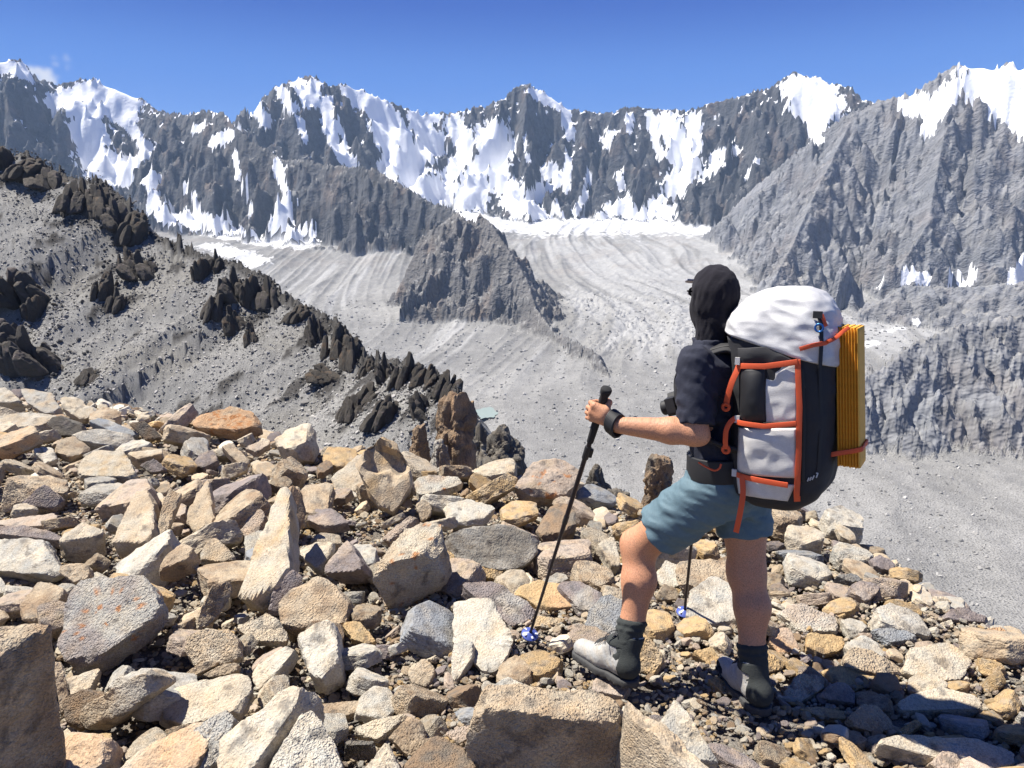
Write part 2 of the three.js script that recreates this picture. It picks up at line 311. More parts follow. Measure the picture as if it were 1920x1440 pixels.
{
  // rings of a fan that opens ahead of the camera, from the ridge's own flanks to behind the farthest crest
  const RAD = []; const span = (a, b, n) => { for (let i = 0; i < n; i++) RAD.push(a * Math.pow(b / a, i / n)); };
  span(3, 70, 55); span(70, 230, 150); span(230, 480, 26); span(480, 1000, 48); span(1000, 2000, 100); span(2000, 3600, 180); span(3600, 4300, 70); span(4300, 5150, 190); span(5150, 5300, 6); span(5300, 6600, 12); RAD.push(6600);
  const AZ = []; for (let a = -56; a < -38; a += .6) AZ.push(a); for (let a = -38; a < 38; a += .078) AZ.push(a); for (let a = 38; a <= 56; a += .6) AZ.push(a);
  const nr = RAD.length, na = AZ.length, N = nr * na, pos = new Float32Array(N * 3), own = new Int8Array(N), infos = new Float32Array(N * 4);
  const info = { d: 0, crag: 0, gully: 0, above: 0, own: 0 };
  for (let i = 0; i < na; i++) {
    const s = Math.sin(AZ[i] * Math.PI / 180), c = Math.cos(AZ[i] * Math.PI / 180);
    for (let j = 0; j < nr; j++) {
      const k = i * nr + j, x = RAD[j] * s, f = RAD[j] * c;
      info.crag = info.gully = info.d = 0;
      const y = land(x, f, info);
      const lower = RAD[j] < 16 ? .12 : 0;
      pos[k * 3] = x; pos[k * 3 + 1] = y - lower; pos[k * 3 + 2] = -f; own[k] = info.own;
      infos[k * 4] = info.crag; infos[k * 4 + 1] = info.gully; infos[k * 4 + 2] = info.above;
    }
  }
  const nrm = new Float32Array(N);
  for (let i = 0; i < na; i++) for (let j = 0; j < nr; j++) {
    const k = i * nr + j, a = Math.min(i + 1, na - 1) * nr + j, b = Math.max(i - 1, 0) * nr + j, c = i * nr + Math.min(j + 1, nr - 1), d = i * nr + Math.max(j - 1, 0);
    const ux = pos[a * 3] - pos[b * 3], uy = pos[a * 3 + 1] - pos[b * 3 + 1], uz = pos[a * 3 + 2] - pos[b * 3 + 2], vx = pos[c * 3] - pos[d * 3], vy = pos[c * 3 + 1] - pos[d * 3 + 1], vz = pos[c * 3 + 2] - pos[d * 3 + 2];
    const nx = uy * vz - uz * vy, ny = uz * vx - ux * vz, nz = ux * vy - uy * vx; nrm[k] = Math.abs(ny) / Math.hypot(nx, ny, nz);
  }
  const col = new Float32Array(N * 3), c3 = [0, 0, 0, 0], white = new Float32Array(N);
  for (let k = 0; k < N; k++) { info.crag = infos[k * 4]; info.gully = infos[k * 4 + 1]; info.above = infos[k * 4 + 2]; tint(own[k], pos[k * 3], pos[k * 3 + 1], -pos[k * 3 + 2], nrm[k], info, c3); col[k * 3] = c3[0]; col[k * 3 + 1] = c3[1]; col[k * 3 + 2] = c3[2]; white[k] = c3[3]; }
  for (let pass = 0; pass < 7; pass++) for (let i = 1; i < na - 1; i++) for (let j = 1; j < nr - 1; j++) {   // wind and slides even the snow out
    const k = i * nr + j; if (white[k] < .5 || own[k] < 0) continue;
    const y = (pos[(k - 1) * 3 + 1] + pos[(k + 1) * 3 + 1] + pos[(k - nr) * 3 + 1] + pos[(k + nr) * 3 + 1]) / 4; pos[k * 3 + 1] = lerp(pos[k * 3 + 1], y, .8);
  }
  const PLAIN = { left_summits: 'snowy_peaks_left', left_buttress: 'rock_buttress_left', headwall: 'mountain_headwall', right_massif: 'mountain_right', middle_knoll: 'rock_knoll', right_buttress: 'rock_buttress_right', near_spur: 'scree_spur' };
  const owner = (k) => own[k] < 0 ? own[k] : { massif_spur: 3, massif_buttress: 3, rock_tower: 3, bench: 3 }[RIDGES[own[k]].name] ?? own[k];
  const groups = new Map();
  for (let i = 0; i < na - 1; i++) for (let j = 0; j < nr - 1; j++) {
    const a = i * nr + j, b = a + nr, c = b + 1, d = a + 1, x = pos[a * 3], f = -pos[a * 3 + 2];
    if (x > -13.3 && x < 4.2 && f < 12.4) continue;
    let o = owner(a); if (o >= 0 && white[a] + white[b] + white[c] + white[d] > 1.9) o += 100; if (!groups.has(o)) groups.set(o, []);
    groups.get(o).push(a, b, c, a, c, d);
  }
  for (const [o, idx] of groups) {
    const remap = new Map(), P = [], C = [], U = [], snow = o >= 100, scale = o === -2 ? 4 : o >= 0 && RIDGES[o % 100].near ? 26 : o === -1 ? 620 : 1300;
    const I = new Uint32Array(idx.length);
    const yn = [];
    idx.forEach((k, n) => {
      let m = remap.get(k);
      if (m === undefined) {
        m = remap.size; remap.set(k, m); P.push(pos[k * 3], pos[k * 3 + 1], pos[k * 3 + 2]); if (snow) C.push(.84, .848, .865); else C.push(col[k * 3], col[k * 3 + 1], col[k * 3 + 2]);
        if (o === -1) U.push(pos[k * 3] / 430, -pos[k * 3 + 2] / 430); else U.push((pos[k * 3] - pos[k * 3 + 2] * .25) / scale, (pos[k * 3 + 1] * .9 - pos[k * 3 + 2] * .55) / scale);
      }
      I[n] = m;
    });
    const g = indexed(new Float32Array(P), I, new Float32Array(C), new Float32Array(U));
    const name = o === -1 ? 'glacier_valley' : o === -2 ? 'ridge_flank' : snow ? 'snowfield' : PLAIN[RIDGES[o].name];
    const m = mesh(name, g, snow ? M.snow : o === -1 ? M.debris : o === -2 || RIDGES[o].near ? M.spur : M.wall);
    m.userData.kind = 'structure';
  }
}
// the valley floor goes on all round
{
  const g = new THREE.RingGeometry(3000, 9000, 96, 4); g.rotateX(-Math.PI / 2); g.translate(0, -262, 0);
  const far = mesh('valley_floor', g, new THREE.MeshStandardMaterial({ color: new THREE.Color(.25, .245, .23), roughness: 1 })); far.userData.kind = 'structure';
}
// ---------------------------------------------------------------- the rubble ridge
const rockGrain = tileTexture(512, (u, v) => {
  let s = .86 + .13 * tfbm(u, v, 7, 3, 4) + .12 * torus(u, v, 38, 5) + .13 * torus(u, v, 75, 8) + .08 * torus(u, v, 140, 18);
  const dark = torus(u, v, 95, 22), pale = torus(u, v, 110, 61);
  if (dark > .55) s -= .24 * Math.min(1, (dark - .55) * 5); if (pale > .6) s += .14;
  const w = .05 * torus(u, v, 6, 77) + .025 * torus(u, v, 40, 12);
  return [s + w, s, s - w * 1.3];
});
const rockRelief = tileTexture(512, (u, v) => { const h = .5 + .24 * tfbm(u, v, 9, 13, 5) + .14 * torus(u, v, 45, 2) + .13 * torus(u, v, 90, 4) + .08 * torus(u, v, 170, 6) - .12 * smooth(.9, 1, 1 - Math.abs(torus(u, v, 4, 50))); return [h, h, h]; });
M.rock = new THREE.MeshStandardMaterial({ vertexColors: true, roughness: .93, map: rockGrain, bumpMap: rockRelief, bumpScale: .017 });
M.smoothRock = new THREE.MeshStandardMaterial({ vertexColors: true, roughness: .88, map: rockGrain, bumpMap: rockRelief, bumpScale: .007 });
M.stone = new THREE.MeshStandardMaterial({ roughness: .95, map: rockGrain, bumpMap: rockRelief, bumpScale: .004 });
M.crag = new THREE.MeshStandardMaterial({ vertexColors: true, roughness: .95, map: wallTone, bumpMap: wallRelief, bumpScale: .5 });
M.earth = new THREE.MeshStandardMaterial({ vertexColors: true, roughness: 1, map: rockGrain, bumpMap: rockRelief, bumpScale: .02 });
const TONE = { cream: [0.462, 0.394, 0.293], tan: [0.400, 0.316, 0.216], ochre: [0.444, 0.308, 0.155], pink: [0.385, 0.305, 0.235], purple: [0.225, 0.187, 0.172], grey: [0.355, 0.329, 0.281], blue: [0.240, 0.247, 0.252], brown: [0.240, 0.165, 0.101], dark: [0.142, 0.125, 0.101], orange: [0.470, 0.295, 0.163], pale: [0.462, 0.420, 0.342] };

const gravelTop = (x, f) => ridgeTop(x, f) - .075 * Math.max(smooth(-.25, -.8, x), smooth(3.4, 4.4, f));   // gravel sunk between big blocks so that the gaps go dark
function groundAt(px, py) {
  let gap = 1e9, best = null;
  for (let f = .8; f < 11; f += .03) {
    const p = sight(px, py, f), g = ridgeTop(p.x, f); if (p.y < g) { p.y = g; return p; }
    if (p.y - g < gap) { gap = p.y - g; best = p; best.y = g; }
  }
  best.missed = true; return best;                  // the line of sight passes just over the brink: take the nearest ground below it
}
// a block with the flat, broken faces of the convex hull of pts (world), finely meshed so that faces are rough and edges chipped
function blockGeometry(pts, { detail = 12, edge = 46, rough = 1, tone = 'tan', stain = 'brown', seed = 1, origin = null, dent = null, lichen = 0, patch = .5, tile = .7, tall = 0, chips = 14, crease = .5 } = {}) {
  const hull = new ConvexHull().setFromPoints(pts), c = new THREE.Vector3(); pts.forEach((p) => c.add(p)); c.divideScalar(pts.length);
  const planes = [];
  for (const fc of hull.faces) {
    const n = fc.normal.clone(), d = fc.constant - n.dot(c); if (d < 1e-5) continue;
    const same = planes.find((q) => q.n.dot(n) > .985); if (same) same.d = Math.max(same.d, d); else planes.push({ n, d });
  }
  const R = mulberry(seed * 991 + 3), up = new THREE.Vector3();
  for (let i = 0; i < chips; i++) {     // broken-off corners
    const t = up.set(R() - .5, R() - .5, R() - .5).normalize(), sup = Math.max(...pts.map((p) => t.dot(p) - t.dot(c)));
    planes.push({ n: t.clone(), d: sup * (.80 + .17 * R()) });
  }
  const lo = new THREE.Vector3(1e9, 1e9, 1e9), hi = lo.clone().negate(); pts.forEach((p) => { lo.min(p); hi.max(p); });
  const ext = hi.clone().sub(lo).multiplyScalar(.5), size = Math.cbrt(ext.x * ext.y * ext.z) * 2;
  let g = new THREE.IcosahedronGeometry(1, detail); g.deleteAttribute('uv'); g.deleteAttribute('normal'); g = mergeVertices(g, 1e-4);
  const P = g.attributes.position, n = P.count, col = new Float32Array(n * 3), uv = new Float32Array(n * 2), v = new THREE.Vector3(), o = origin ?? c;
  const A = TONE[tone], B = TONE[stain], s1 = seed * 3.17, k = 1 / size;
  for (let i = 0; i < n; i++) {
    v.fromBufferAttribute(P, i).multiply(ext);
    let s = 0; for (const q of planes) { const t = q.n.dot(v) / q.d; if (t > 0) s += Math.pow(t, edge); }
    v.multiplyScalar(Math.pow(s, -1 / edge));
    const x = v.x * k, y = v.y * k, z = v.z * k, len = v.length();
    const broad = fbm3(x * 1.1 + s1, y * 1.1, z * 1.1 - s1, 3), chip = fbm3(x * 3.6 - s1, y * 3.6, z * 3.6 + s1, 4), st = fbm3(x * 1.8, y * 1.8 + s1, z * 1.8, 2) * 3;
    const ledge = (Math.floor(st) + smooth(.42, .58, st - Math.floor(st))) / 3;
    let d = rough * size * (.045 * broad + .06 * chip + .07 * ledge);
    if (tall) d -= tall * size * (1 - Math.abs(n3(x * 2.6 + s1, y * .7, z * 2.6))) * .12;
    v.multiplyScalar(1 + d / Math.max(len, size * .3));
    v.add(c);
    if (dent) { const e = v.distanceTo(dent.at); const er = e / (dent.r * (1 + .5 * n3(v.x * 5, v.y * 5, v.z * 5))); if (er < 1) v.addScaledVector(dent.dir, dent.depth * smooth(1, .6, er)); }
    const m = smooth(.02, .38, fbm3(v.x * 2.6 + s1, v.y * 2.6, v.z * 2.6, 4) + patch - .5) * .75, tn = 1 + .16 * fbm3(v.x * 7, v.y * 7 + s1, v.z * 7, 3);
    let r = lerp(A[0], B[0], m) * tn, gg = lerp(A[1], B[1], m) * tn, b = lerp(A[2], B[2], m) * tn;
    const black = smooth(.30, .42, fbm3(v.x * 9, v.y * 9, v.z * 9 + s1, 3) + .25 * fbm3(v.x * 2, v.y * 2, v.z * 2, 2)); r = lerp(r, .095, black * .6); gg = lerp(gg, .083, black * .6); b = lerp(b, .072, black * .6);
    if (lichen) { const l = .85 * smooth(.36, .46, fbm3(v.x * 11 + 30, v.y * 11, v.z * 11 + s1, 4) + .4 * fbm3(v.x * 3, v.y * 3, v.z * 3 + 9, 2) + lichen); r = lerp(r, .40, l); gg = lerp(gg, .16, l); b = lerp(b, .045, l); }
    col[i * 3] = r; col[i * 3 + 1] = gg; col[i * 3 + 2] = b;
    P.setXYZ(i, v.x - o.x, v.y - o.y, v.z - o.z);
  }
  g.setAttribute('color', new THREE.BufferAttribute(col, 3));
  return faceted(g, tile, seed, crease);
}
// every triangle is mapped along the axis it faces, and edges sharper than the crease angle stay sharp
function faceted(g, tile, seed, crease) {
  const I = g.index.array, P = g.attributes.position.array, C = g.attributes.color.array, T = I.length / 3, fn = new Float32Array(T * 3), per = new Map();
  const pos = new Float32Array(T * 9), nor = new Float32Array(T * 9), col = new Float32Array(T * 9), uv = new Float32Array(T * 6), nv = P.length / 3, head = new Int32Array(nv).fill(-1), next = new Int32Array(I.length);
  for (let t = 0; t < T; t++) {
    const a = I[t * 3] * 3, b = I[t * 3 + 1] * 3, c = I[t * 3 + 2] * 3, ux = P[b] - P[a], uy = P[b + 1] - P[a + 1], uz = P[b + 2] - P[a + 2], vx = P[c] - P[a], vy = P[c + 1] - P[a + 1], vz = P[c + 2] - P[a + 2];
    fn[t * 3] = uy * vz - uz * vy; fn[t * 3 + 1] = uz * vx - ux * vz; fn[t * 3 + 2] = ux * vy - uy * vx;
    for (let k = 0; k < 3; k++) { const v = I[t * 3 + k]; next[t * 3 + k] = head[v]; head[v] = t * 3 + k; }
  }
  const cosC = Math.cos(crease);
  for (let t = 0; t < T; t++) {
    const nx = fn[t * 3], ny = fn[t * 3 + 1], nz = fn[t * 3 + 2], l = Math.hypot(nx, ny, nz) || 1, ax = Math.abs(nx), ay = Math.abs(ny), az = Math.abs(nz), ax3 = ay >= ax && ay >= az ? 1 : ax >= az ? 0 : 2;
    for (let k = 0; k < 3; k++) {
      const v = I[t * 3 + k], o = (t * 3 + k) * 3; let sx = 0, sy = 0, sz = 0;
      for (let e = head[v]; e >= 0; e = next[e]) { const q = ((e / 3) | 0) * 3, m = Math.hypot(fn[q], fn[q + 1], fn[q + 2]) || 1; if ((fn[q] * nx + fn[q + 1] * ny + fn[q + 2] * nz) / (m * l) >= cosC) { sx += fn[q]; sy += fn[q + 1]; sz += fn[q + 2]; } }
      const m = Math.hypot(sx, sy, sz) || 1; nor[o] = sx / m; nor[o + 1] = sy / m; nor[o + 2] = sz / m;
      for (let j = 0; j < 3; j++) { pos[o + j] = P[v * 3 + j]; col[o + j] = C[v * 3 + j]; }
      uv[(t * 3 + k) * 2] = (ax3 === 0 ? P[v * 3 + 2] : P[v * 3]) / tile + seed * .37; uv[(t * 3 + k) * 2 + 1] = (ax3 === 1 ? P[v * 3 + 2] : P[v * 3 + 1]) / tile + seed * .71;
    }
  }
  const out = new THREE.BufferGeometry(); out.setAttribute('position', new THREE.BufferAttribute(pos, 3)); out.setAttribute('normal', new THREE.BufferAttribute(nor, 3)); out.setAttribute('color', new THREE.BufferAttribute(col, 3)); out.setAttribute('uv', new THREE.BufferAttribute(uv, 2));
  return out;
}
{ // bare ground between the stones
  const X0 = -14, X1 = 4.6, F0 = -7, F1 = 13, S = .07, nx = Math.round((X1 - X0) / S), nf = Math.round((F1 - F0) / S), pos = [], col = [], uv = [], idx = [];
  for (let i = 0; i <= nx; i++) for (let j = 0; j <= nf; j++) {
    const x = X0 + i * S, f = F0 + j * S, y = gravelTop(x, f) + .05 * fbm2(x * 3, f * 3, 3) - .03, t = .17 + .05 * fbm2(x * 1.3, f * 1.3 + 9, 4);
    pos.push(x, y, -f); col.push(t * 1.06, t * .93, t * .78); uv.push(x / .7, f / .7);
    if (i < nx && j < nf) { const a = i * (nf + 1) + j, b = a + nf + 1; idx.push(a, b, b + 1, a, b + 1, a + 1); }
  }
  mesh('ridge_ground', indexed(pos, idx, col, uv), M.earth).userData.kind = 'structure';
}

// rocks that can be told apart: [what it is, label, tone, stain, tilt of its upper face towards us, tilt to the right, foot of its near side (py), outline of the upper face]
const KEY = [
  ['slab_rock', 'pale slab at the far left end of the rubble edge', 'pale', 'tan', 28, -5, 776, [-30, 724, 18, 728, 40, 752, -30, 756]],
  ['slab_rock', 'grey slanting slab on the skyline right of the far-left pale slab', 'grey', 'tan', 32, 5, 778, [34, 727, 95, 733, 118, 770, 84, 775, 50, 752]],
  ['slab_rock', 'long cream slab sloping to the rubble edge near the grey scree', 'cream', 'tan', 34, 8, 790, [108, 740, 150, 747, 185, 780, 152, 786, 118, 766]],
  ['flat_rock', 'flat pale rock below the far-left slabs', 'pale', 'tan', 16, 0, 812, [-20, 782, 60, 770, 112, 775, 72, 801, -20, 803]],
  ['boulder', 'dark brown knobbly boulder behind the tan left block', 'dark', 'purple', 66, 0, 822, [82, 792, 110, 777, 150, 793, 156, 814, 112, 818]],
  ['slab_rock', 'blue grey slab with a black overhanging side', 'blue', 'pale', 24, 12, 826, [160, 786, 187, 780, 266, 814, 246, 821, 204, 806]],
  ['slab_rock', 'dark brown leaning slab at the rubble edge', 'brown', 'dark', 62, 10, 826, [240, 793, 270, 789, 306, 821, 272, 824]],
  ['block_rock', 'rust topped square block at the left border', 'tan', 'orange', 26, -14, 868, [-20, 820, 55, 795, 72, 806, 32, 827, -20, 846]],
  ['slab_rock', 'pale green grey plate in the shade of the square left block', 'pale', 'grey', 30, 10, 874, [60, 842, 98, 836, 108, 860, 86, 871]],
  ['boulder', 'large flat cream boulder with ochre stains and undercut front', 'cream', 'ochre', 20, -4, 912, [138, 890, 165, 843, 232, 843, 258, 894, 200, 885]],
  ['slab_rock', 'tan plate with a deep shaded underside behind the large cream boulder', 'tan', 'cream', 22, 0, 872, [236, 846, 300, 839, 310, 849, 252, 860]],
  ['boulder', 'rounded dark purple boulder beside the large cream boulder', 'purple', 'dark', 58, 0, 886, [260, 872, 288, 860, 312, 880, 282, 887]],
  ['boulder', 'overhanging orange boulder on the skyline with red lichen under it', 'orange', 'tan', 34, 0, 822, [358, 782, 398, 765, 440, 759, 486, 779, 491, 795, 440, 806, 398, 797, 364, 800], { lichen: .06 }],
  ['block_rock', 'brown brick-shaped rock below the overhanging orange boulder', 'tan', 'brown', 34, 14, 882, [411, 833, 430, 826, 472, 866, 456, 877]],
  ['flat_rock', 'pink flat stone right of the brick-shaped rock', 'pink', 'cream', 26, 6, 853, [458, 838, 505, 820, 510, 829, 481, 848]],
  ['block_rock', 'rock with a wide purple brown shaded face near the left border', 'purple', 'tan', 62, 8, 958, [34, 950, 82, 906, 120, 938, 100, 955]],
  ['flat_rock', 'cream hump behind the purple brown face', 'cream', 'pink', 30, 0, 920, [30, 914, 86, 889, 130, 904, 128, 917]],
  ['flat_rock', 'flat pink plate above the long purple plank of rock', 'pink', 'pale', 16, 0, 992, [-20, 978, 45, 970, 112, 960, 92, 985, 20, 988]],
  ['slab_rock', 'long purple plank of rock at the left border', 'purple', 'pink', 20, 6, 1022, [-20, 986, 60, 985, 125, 1005, 118, 1014, 50, 1003, -20, 998]],
  ['block_rock', 'thick cream block with a brown front over the green lichened boulder', 'cream', 'tan', 18, 10, 1056, [104, 1002, 150, 977, 197, 995, 192, 1002, 124, 1014]],
  ['slab_rock', 'broad tan slab with a dark square front', 'tan', 'cream', 27, -6, 1058, [206, 1022, 228, 975, 256, 918, 284, 915, 291, 990, 276, 1028]],
  ['slab_rock', 'narrow tan fin leaning on the broad tan slab', 'tan', 'brown', 34, 10, 1046, [286, 1022, 305, 940, 324, 903, 336, 925, 312, 990, 296, 1030]],
  ['slab_rock', 'tall pointed tan slab with an orange streaked right side', 'tan', 'orange', 34, -10, 1004, [345, 984, 352, 960, 388, 886, 397, 950, 395, 980, 372, 1000]],
  ['block_rock', 'brown sided rock in front of the narrow tan fin', 'tan', 'brown', 30, -8, 1092, [290, 1070, 312, 1040, 340, 1014, 366, 1030, 350, 1048]],
  ['block_rock', 'lumpy tan rock carrying a small grey stone', 'tan', 'grey', 28, 0, 1064, [370, 1046, 398, 1002, 430, 1028, 442, 1046, 410, 1052]],
  ['boulder', 'green lichened boulder at the left border', 'pale', 'grey', 38, -12, 1100, [-40, 1012, 70, 1005, 92, 1045, 104, 1078, 46, 1070, -40, 1068]],
  ['boulder', 'round tan boulder between the green lichened boulder and the stained slab', 'tan', 'pink', 42, 0, 1102, [105, 1068, 122, 1055, 160, 1055, 170, 1080, 138, 1092]],
  ['slab_rock', 'great tilted slab with purple stains and orange lichen', 'grey', 'purple', 38, -8, 1266, [112, 1195, 138, 1086, 265, 1072, 299, 1135, 275, 1172, 195, 1226, 122, 1252], { lichen: -.13, patch: .62 }],
  ['flat_rock', 'tan flat rock under the great stained slab', 'tan', 'cream', 24, 6, 1312, [120, 1268, 190, 1246, 170, 1288, 138, 1306]],
  ['block_rock', 'notched tan rock left of the great stained slab', 'tan', 'brown', 36, -10, 1174, [26, 1148, 70, 1088, 122, 1100, 118, 1114, 90, 1142, 58, 1168]],
  ['boulder', 'huge boulder with a dark brown front in the lower left corner', 'tan', 'brown', 8, 4, 1640, [-160, 1164, 93, 1170, 88, 1184, 2, 1217, -160, 1290], { thick: .62, patch: .62 }],
  ['slab_rock', 'thin upright brown slab beside the huge corner boulder', 'tan', 'brown', 48, 24, 1360, [97, 1236, 116, 1240, 131, 1310, 114, 1342]],
  ['slab_rock', 'diagonal slab with a shaded grainy face below the great stained slab', 'tan', 'grey', 74, -14, 1378, [130, 1348, 152, 1325, 262, 1262, 290, 1266, 287, 1296, 240, 1332, 160, 1372], { thick: .13 }],
  ['boulder', 'rounded tan dome rock with two plates wedged under it', 'tan', 'cream', 46, 0, 1262, [342, 1230, 350, 1195, 385, 1173, 420, 1175, 446, 1200, 452, 1230, 430, 1245, 360, 1246]],
  ['slab_rock', 'first thin plate wedged under the rounded tan dome rock', 'tan', 'brown', 56, 8, 1272, [346, 1262, 380, 1240, 410, 1238, 404, 1248, 360, 1270]],
  ['slab_rock', 'second thin plate wedged under the dome rock, further right', 'tan', 'brown', 56, 0, 1274, [378, 1266, 410, 1248, 446, 1241, 442, 1262, 392, 1270]],
  ['slab_rock', 'upright tongue-shaped slab with a shaded face', 'tan', 'brown', 68, 22, 1188, [364, 1170, 400, 1096, 434, 1085, 436, 1110, 406, 1164, 372, 1184], { thick: .09 }],
  ['slab_rock', 'longest cream slab leaning across the left foreground', 'cream', 'ochre', 30, -8, 1166, [436, 1136, 455, 1085, 480, 1028, 506, 985, 519, 930, 532, 893, 541, 915, 536, 985, 532, 1022, 541, 1060, 533, 1090, 480, 1119], { thick: .17 }],
  ['block_rock', 'rust brown rock against the right side of the longest slab', 'brown', 'orange', 58, 34, 1052, [530, 960, 545, 905, 566, 925, 576, 960, 560, 1010, 540, 1040]],
  ['slab_rock', 'pink slab left of the longest cream slab', 'pink', 'cream', 32, -4, 1014, [442, 996, 458, 962, 494, 950, 500, 962, 482, 1000, 466, 1010]],
  ['slab_rock', 'dark pair of slabs in the shadow of the longest slab', 'purple', 'brown', 58, 18, 1160, [500, 1150, 520, 1090, 550, 1060, 568, 1080, 562, 1120, 540, 1158]],
  ['boulder', 'tall hollowed yellowish boulder standing in the middle of the rubble', 'tan', 'ochre', 58, 6, 972, [663, 862, 682, 846, 720, 819, 742, 825, 765, 868, 773, 892, 766, 926, 735, 966, 714, 954, 694, 910], { thick: .2, dent: [722, 862, 40, .085] }],
  ['slab_rock', 'great brown slab with a lit top left of the mottled boulder', 'cream', 'tan', 17, -12, 1150, [690, 1072, 712, 1046, 760, 990, 822, 972, 825, 1012, 815, 1024, 765, 1046], { thick: .26, lichen: -.09 }],
  ['block_rock', 'purple pyramid-shaped rock left of the great brown slab', 'purple', 'pink', 42, -16, 1104, [603, 1072, 646, 1004, 664, 1030, 680, 1066, 640, 1072]],
  ['block_rock', 'cream lump left of the purple pyramid rock', 'cream', 'pale', 30, -6, 1074, [555, 1034, 590, 1015, 626, 1014, 622, 1030, 600, 1068, 578, 1058]],
  ['slab_rock', 'slim pink slab lying behind the great brown slab', 'pink', 'brown', 34, -18, 1032, [716, 1008, 768, 964, 780, 968, 727, 1018]],
  ['flat_rock', 'flat purple grey rock left of the hollowed boulder', 'purple', 'pink', 24, 0, 998, [574, 972, 586, 955, 626, 949, 656, 980, 604, 987]],
  ['block_rock', 'upright rusty block at the right foot of the hollowed boulder', 'tan', 'orange', 54, 6, 980, [778, 946, 790, 934, 808, 945, 809, 968, 791, 977]],
  ['flat_rock', 'pinkish flat boulder with an orange spot right of the hollowed boulder', 'pale', 'pink', 24, 4, 940, [772, 902, 800, 886, 860, 890, 872, 905, 812, 924, 776, 930], { lichen: -.08 }],
  ['boulder', 'big dark mottled boulder in the centre', 'grey', 'dark', 50, 4, 1088, [830, 1006, 868, 985, 960, 984, 1010, 1010, 1006, 1040, 985, 1064, 930, 1070, 852, 1062], { patch: .78 }],
  ['slab_rock', 'pale slab behind the dark mottled boulder', 'pale', 'cream', 26, 0, 992, [832, 946, 876, 934, 930, 950, 904, 976, 842, 984]],
  ['block_rock', 'yellow ochre wedge in front of the mottled boulder', 'ochre', 'tan', 44, 6, 1092, [884, 1080, 896, 1049, 946, 1070, 936, 1086]],
  ['boulder', 'big rust spotted boulder at the edge left of the walking pole', 'pink', 'tan', 42, 4, 956, [962, 908, 1000, 861, 1058, 856, 1086, 870, 1082, 902, 1060, 930, 986, 922], { lichen: -.03 }],
  ['block_rock', 'brown upright stone in front of the rust spotted boulder', 'brown', 'tan', 62, 6, 946, [987, 906, 1003, 894, 1020, 914, 1028, 940, 1010, 943, 992, 926]],
  ['slab_rock', 'purple grey slab that the near walking pole crosses', 'purple', 'grey', 22, 4, 1188, [862, 1092, 925, 1087, 1004, 1138, 1000, 1160, 962, 1178, 914, 1132]],
  ['slab_rock', 'orange ochre slab right of the near walking pole', 'ochre', 'orange', 22, 0, 1152, [963, 1107, 990, 1085, 1045, 1090, 1099, 1131, 1082, 1136, 1016, 1140]],
  ['slab_rock', 'dull purple slab behind the orange ochre slab', 'purple', 'grey', 24, 4, 1160, [1040, 1090, 1090, 1088, 1131, 1114, 1126, 1145, 1096, 1150, 1078, 1112]],
  ['flat_rock', 'small ochre plate under the pole tip', 'ochre', 'tan', 20, 0, 1182, [1003, 1152, 1066, 1160, 1042, 1170, 1000, 1176]],
  ['slab_rock', 'pale arrow-shaped slab in front of the purple grey slab', 'pale', 'cream', 24, -6, 1288, [848, 1186, 852, 1128, 882, 1119, 922, 1121, 964, 1198, 924, 1276, 908, 1256]],
  ['slab_rock', 'narrow white-grey slab left of the arrow-shaped slab', 'pale', 'grey', 36, -10, 1292, [843, 1282, 851, 1200, 885, 1195, 888, 1226, 860, 1270]],
  ['boulder', 'large front boulder with bright flat top and dark front face', 'tan', 'brown', 6, 0, 1500, [876, 1316, 896, 1285, 935, 1279, 1000, 1291, 1145, 1298, 1178, 1312, 1188, 1339, 1090, 1342, 1000, 1339, 930, 1330], { thick: .34 }],
  ['boulder', 'lit tongue of rock from the large front boulder to the bottom border', 'tan', 'cream', 6, 8, 1633, [1172, 1308, 1262, 1370, 1350, 1458, 1300, 1462, 1240, 1394, 1184, 1341], { thick: .34 }],
  ['boulder', 'grey lichened boulder below the hiker right of the large front boulder', 'grey', 'cream', 34, -10, 1470, [1236, 1350, 1266, 1302, 1298, 1350, 1345, 1440, 1300, 1420]],
  ['slab_rock', 'ochre slab standing behind the front boot', 'ochre', 'tan', 48, -6, 1276, [1195, 1256, 1200, 1190, 1215, 1189, 1246, 1234, 1232, 1268]],
  ['flat_rock', 'pinkish step stone just below the front boot', 'pink', 'cream', 16, 0, 1322, [1104, 1292, 1116, 1271, 1170, 1267, 1180, 1288, 1170, 1306]],
  ['slab_rock', 'tall pale slab with a sharp right edge in the lower left half', 'pale', 'cream', 27, -6, 1310, [552, 1180, 600, 1172, 626, 1154, 634, 1250, 602, 1272, 577, 1262, 564, 1220], { thick: .16 }],
  ['block_rock', 'tan rock left of the tall pale slab, hollowed on its left', 'cream', 'tan', 30, 4, 1210, [434, 1178, 470, 1172, 500, 1151, 522, 1160, 544, 1190, 536, 1202, 480, 1200]],
  ['slab_rock', 'leaf-shaped cream slab below the hollowed tan rock', 'cream', 'pale', 28, -14, 1304, [472, 1274, 478, 1246, 545, 1204, 554, 1214, 522, 1258, 482, 1294]],
  ['slab_rock', 'long bright blade of rock running off the bottom border', 'cream', 'pale', 24, -14, 1560, [402, 1500, 420, 1373, 505, 1305, 572, 1274, 575, 1284, 506, 1356, 444, 1480], { thick: .2 }],
  ['boulder', 'broad speckled boulder right of the long bright blade', 'pale', 'grey', 28, 0, 1560, [482, 1460, 545, 1346, 580, 1325, 596, 1366, 632, 1402, 650, 1480], {}],
  ['flat_rock', 'wide cream rock below the dome rock', 'cream', 'tan', 22, -4, 1376, [290, 1342, 310, 1295, 380, 1275, 468, 1261, 471, 1290, 446, 1330, 350, 1360]],
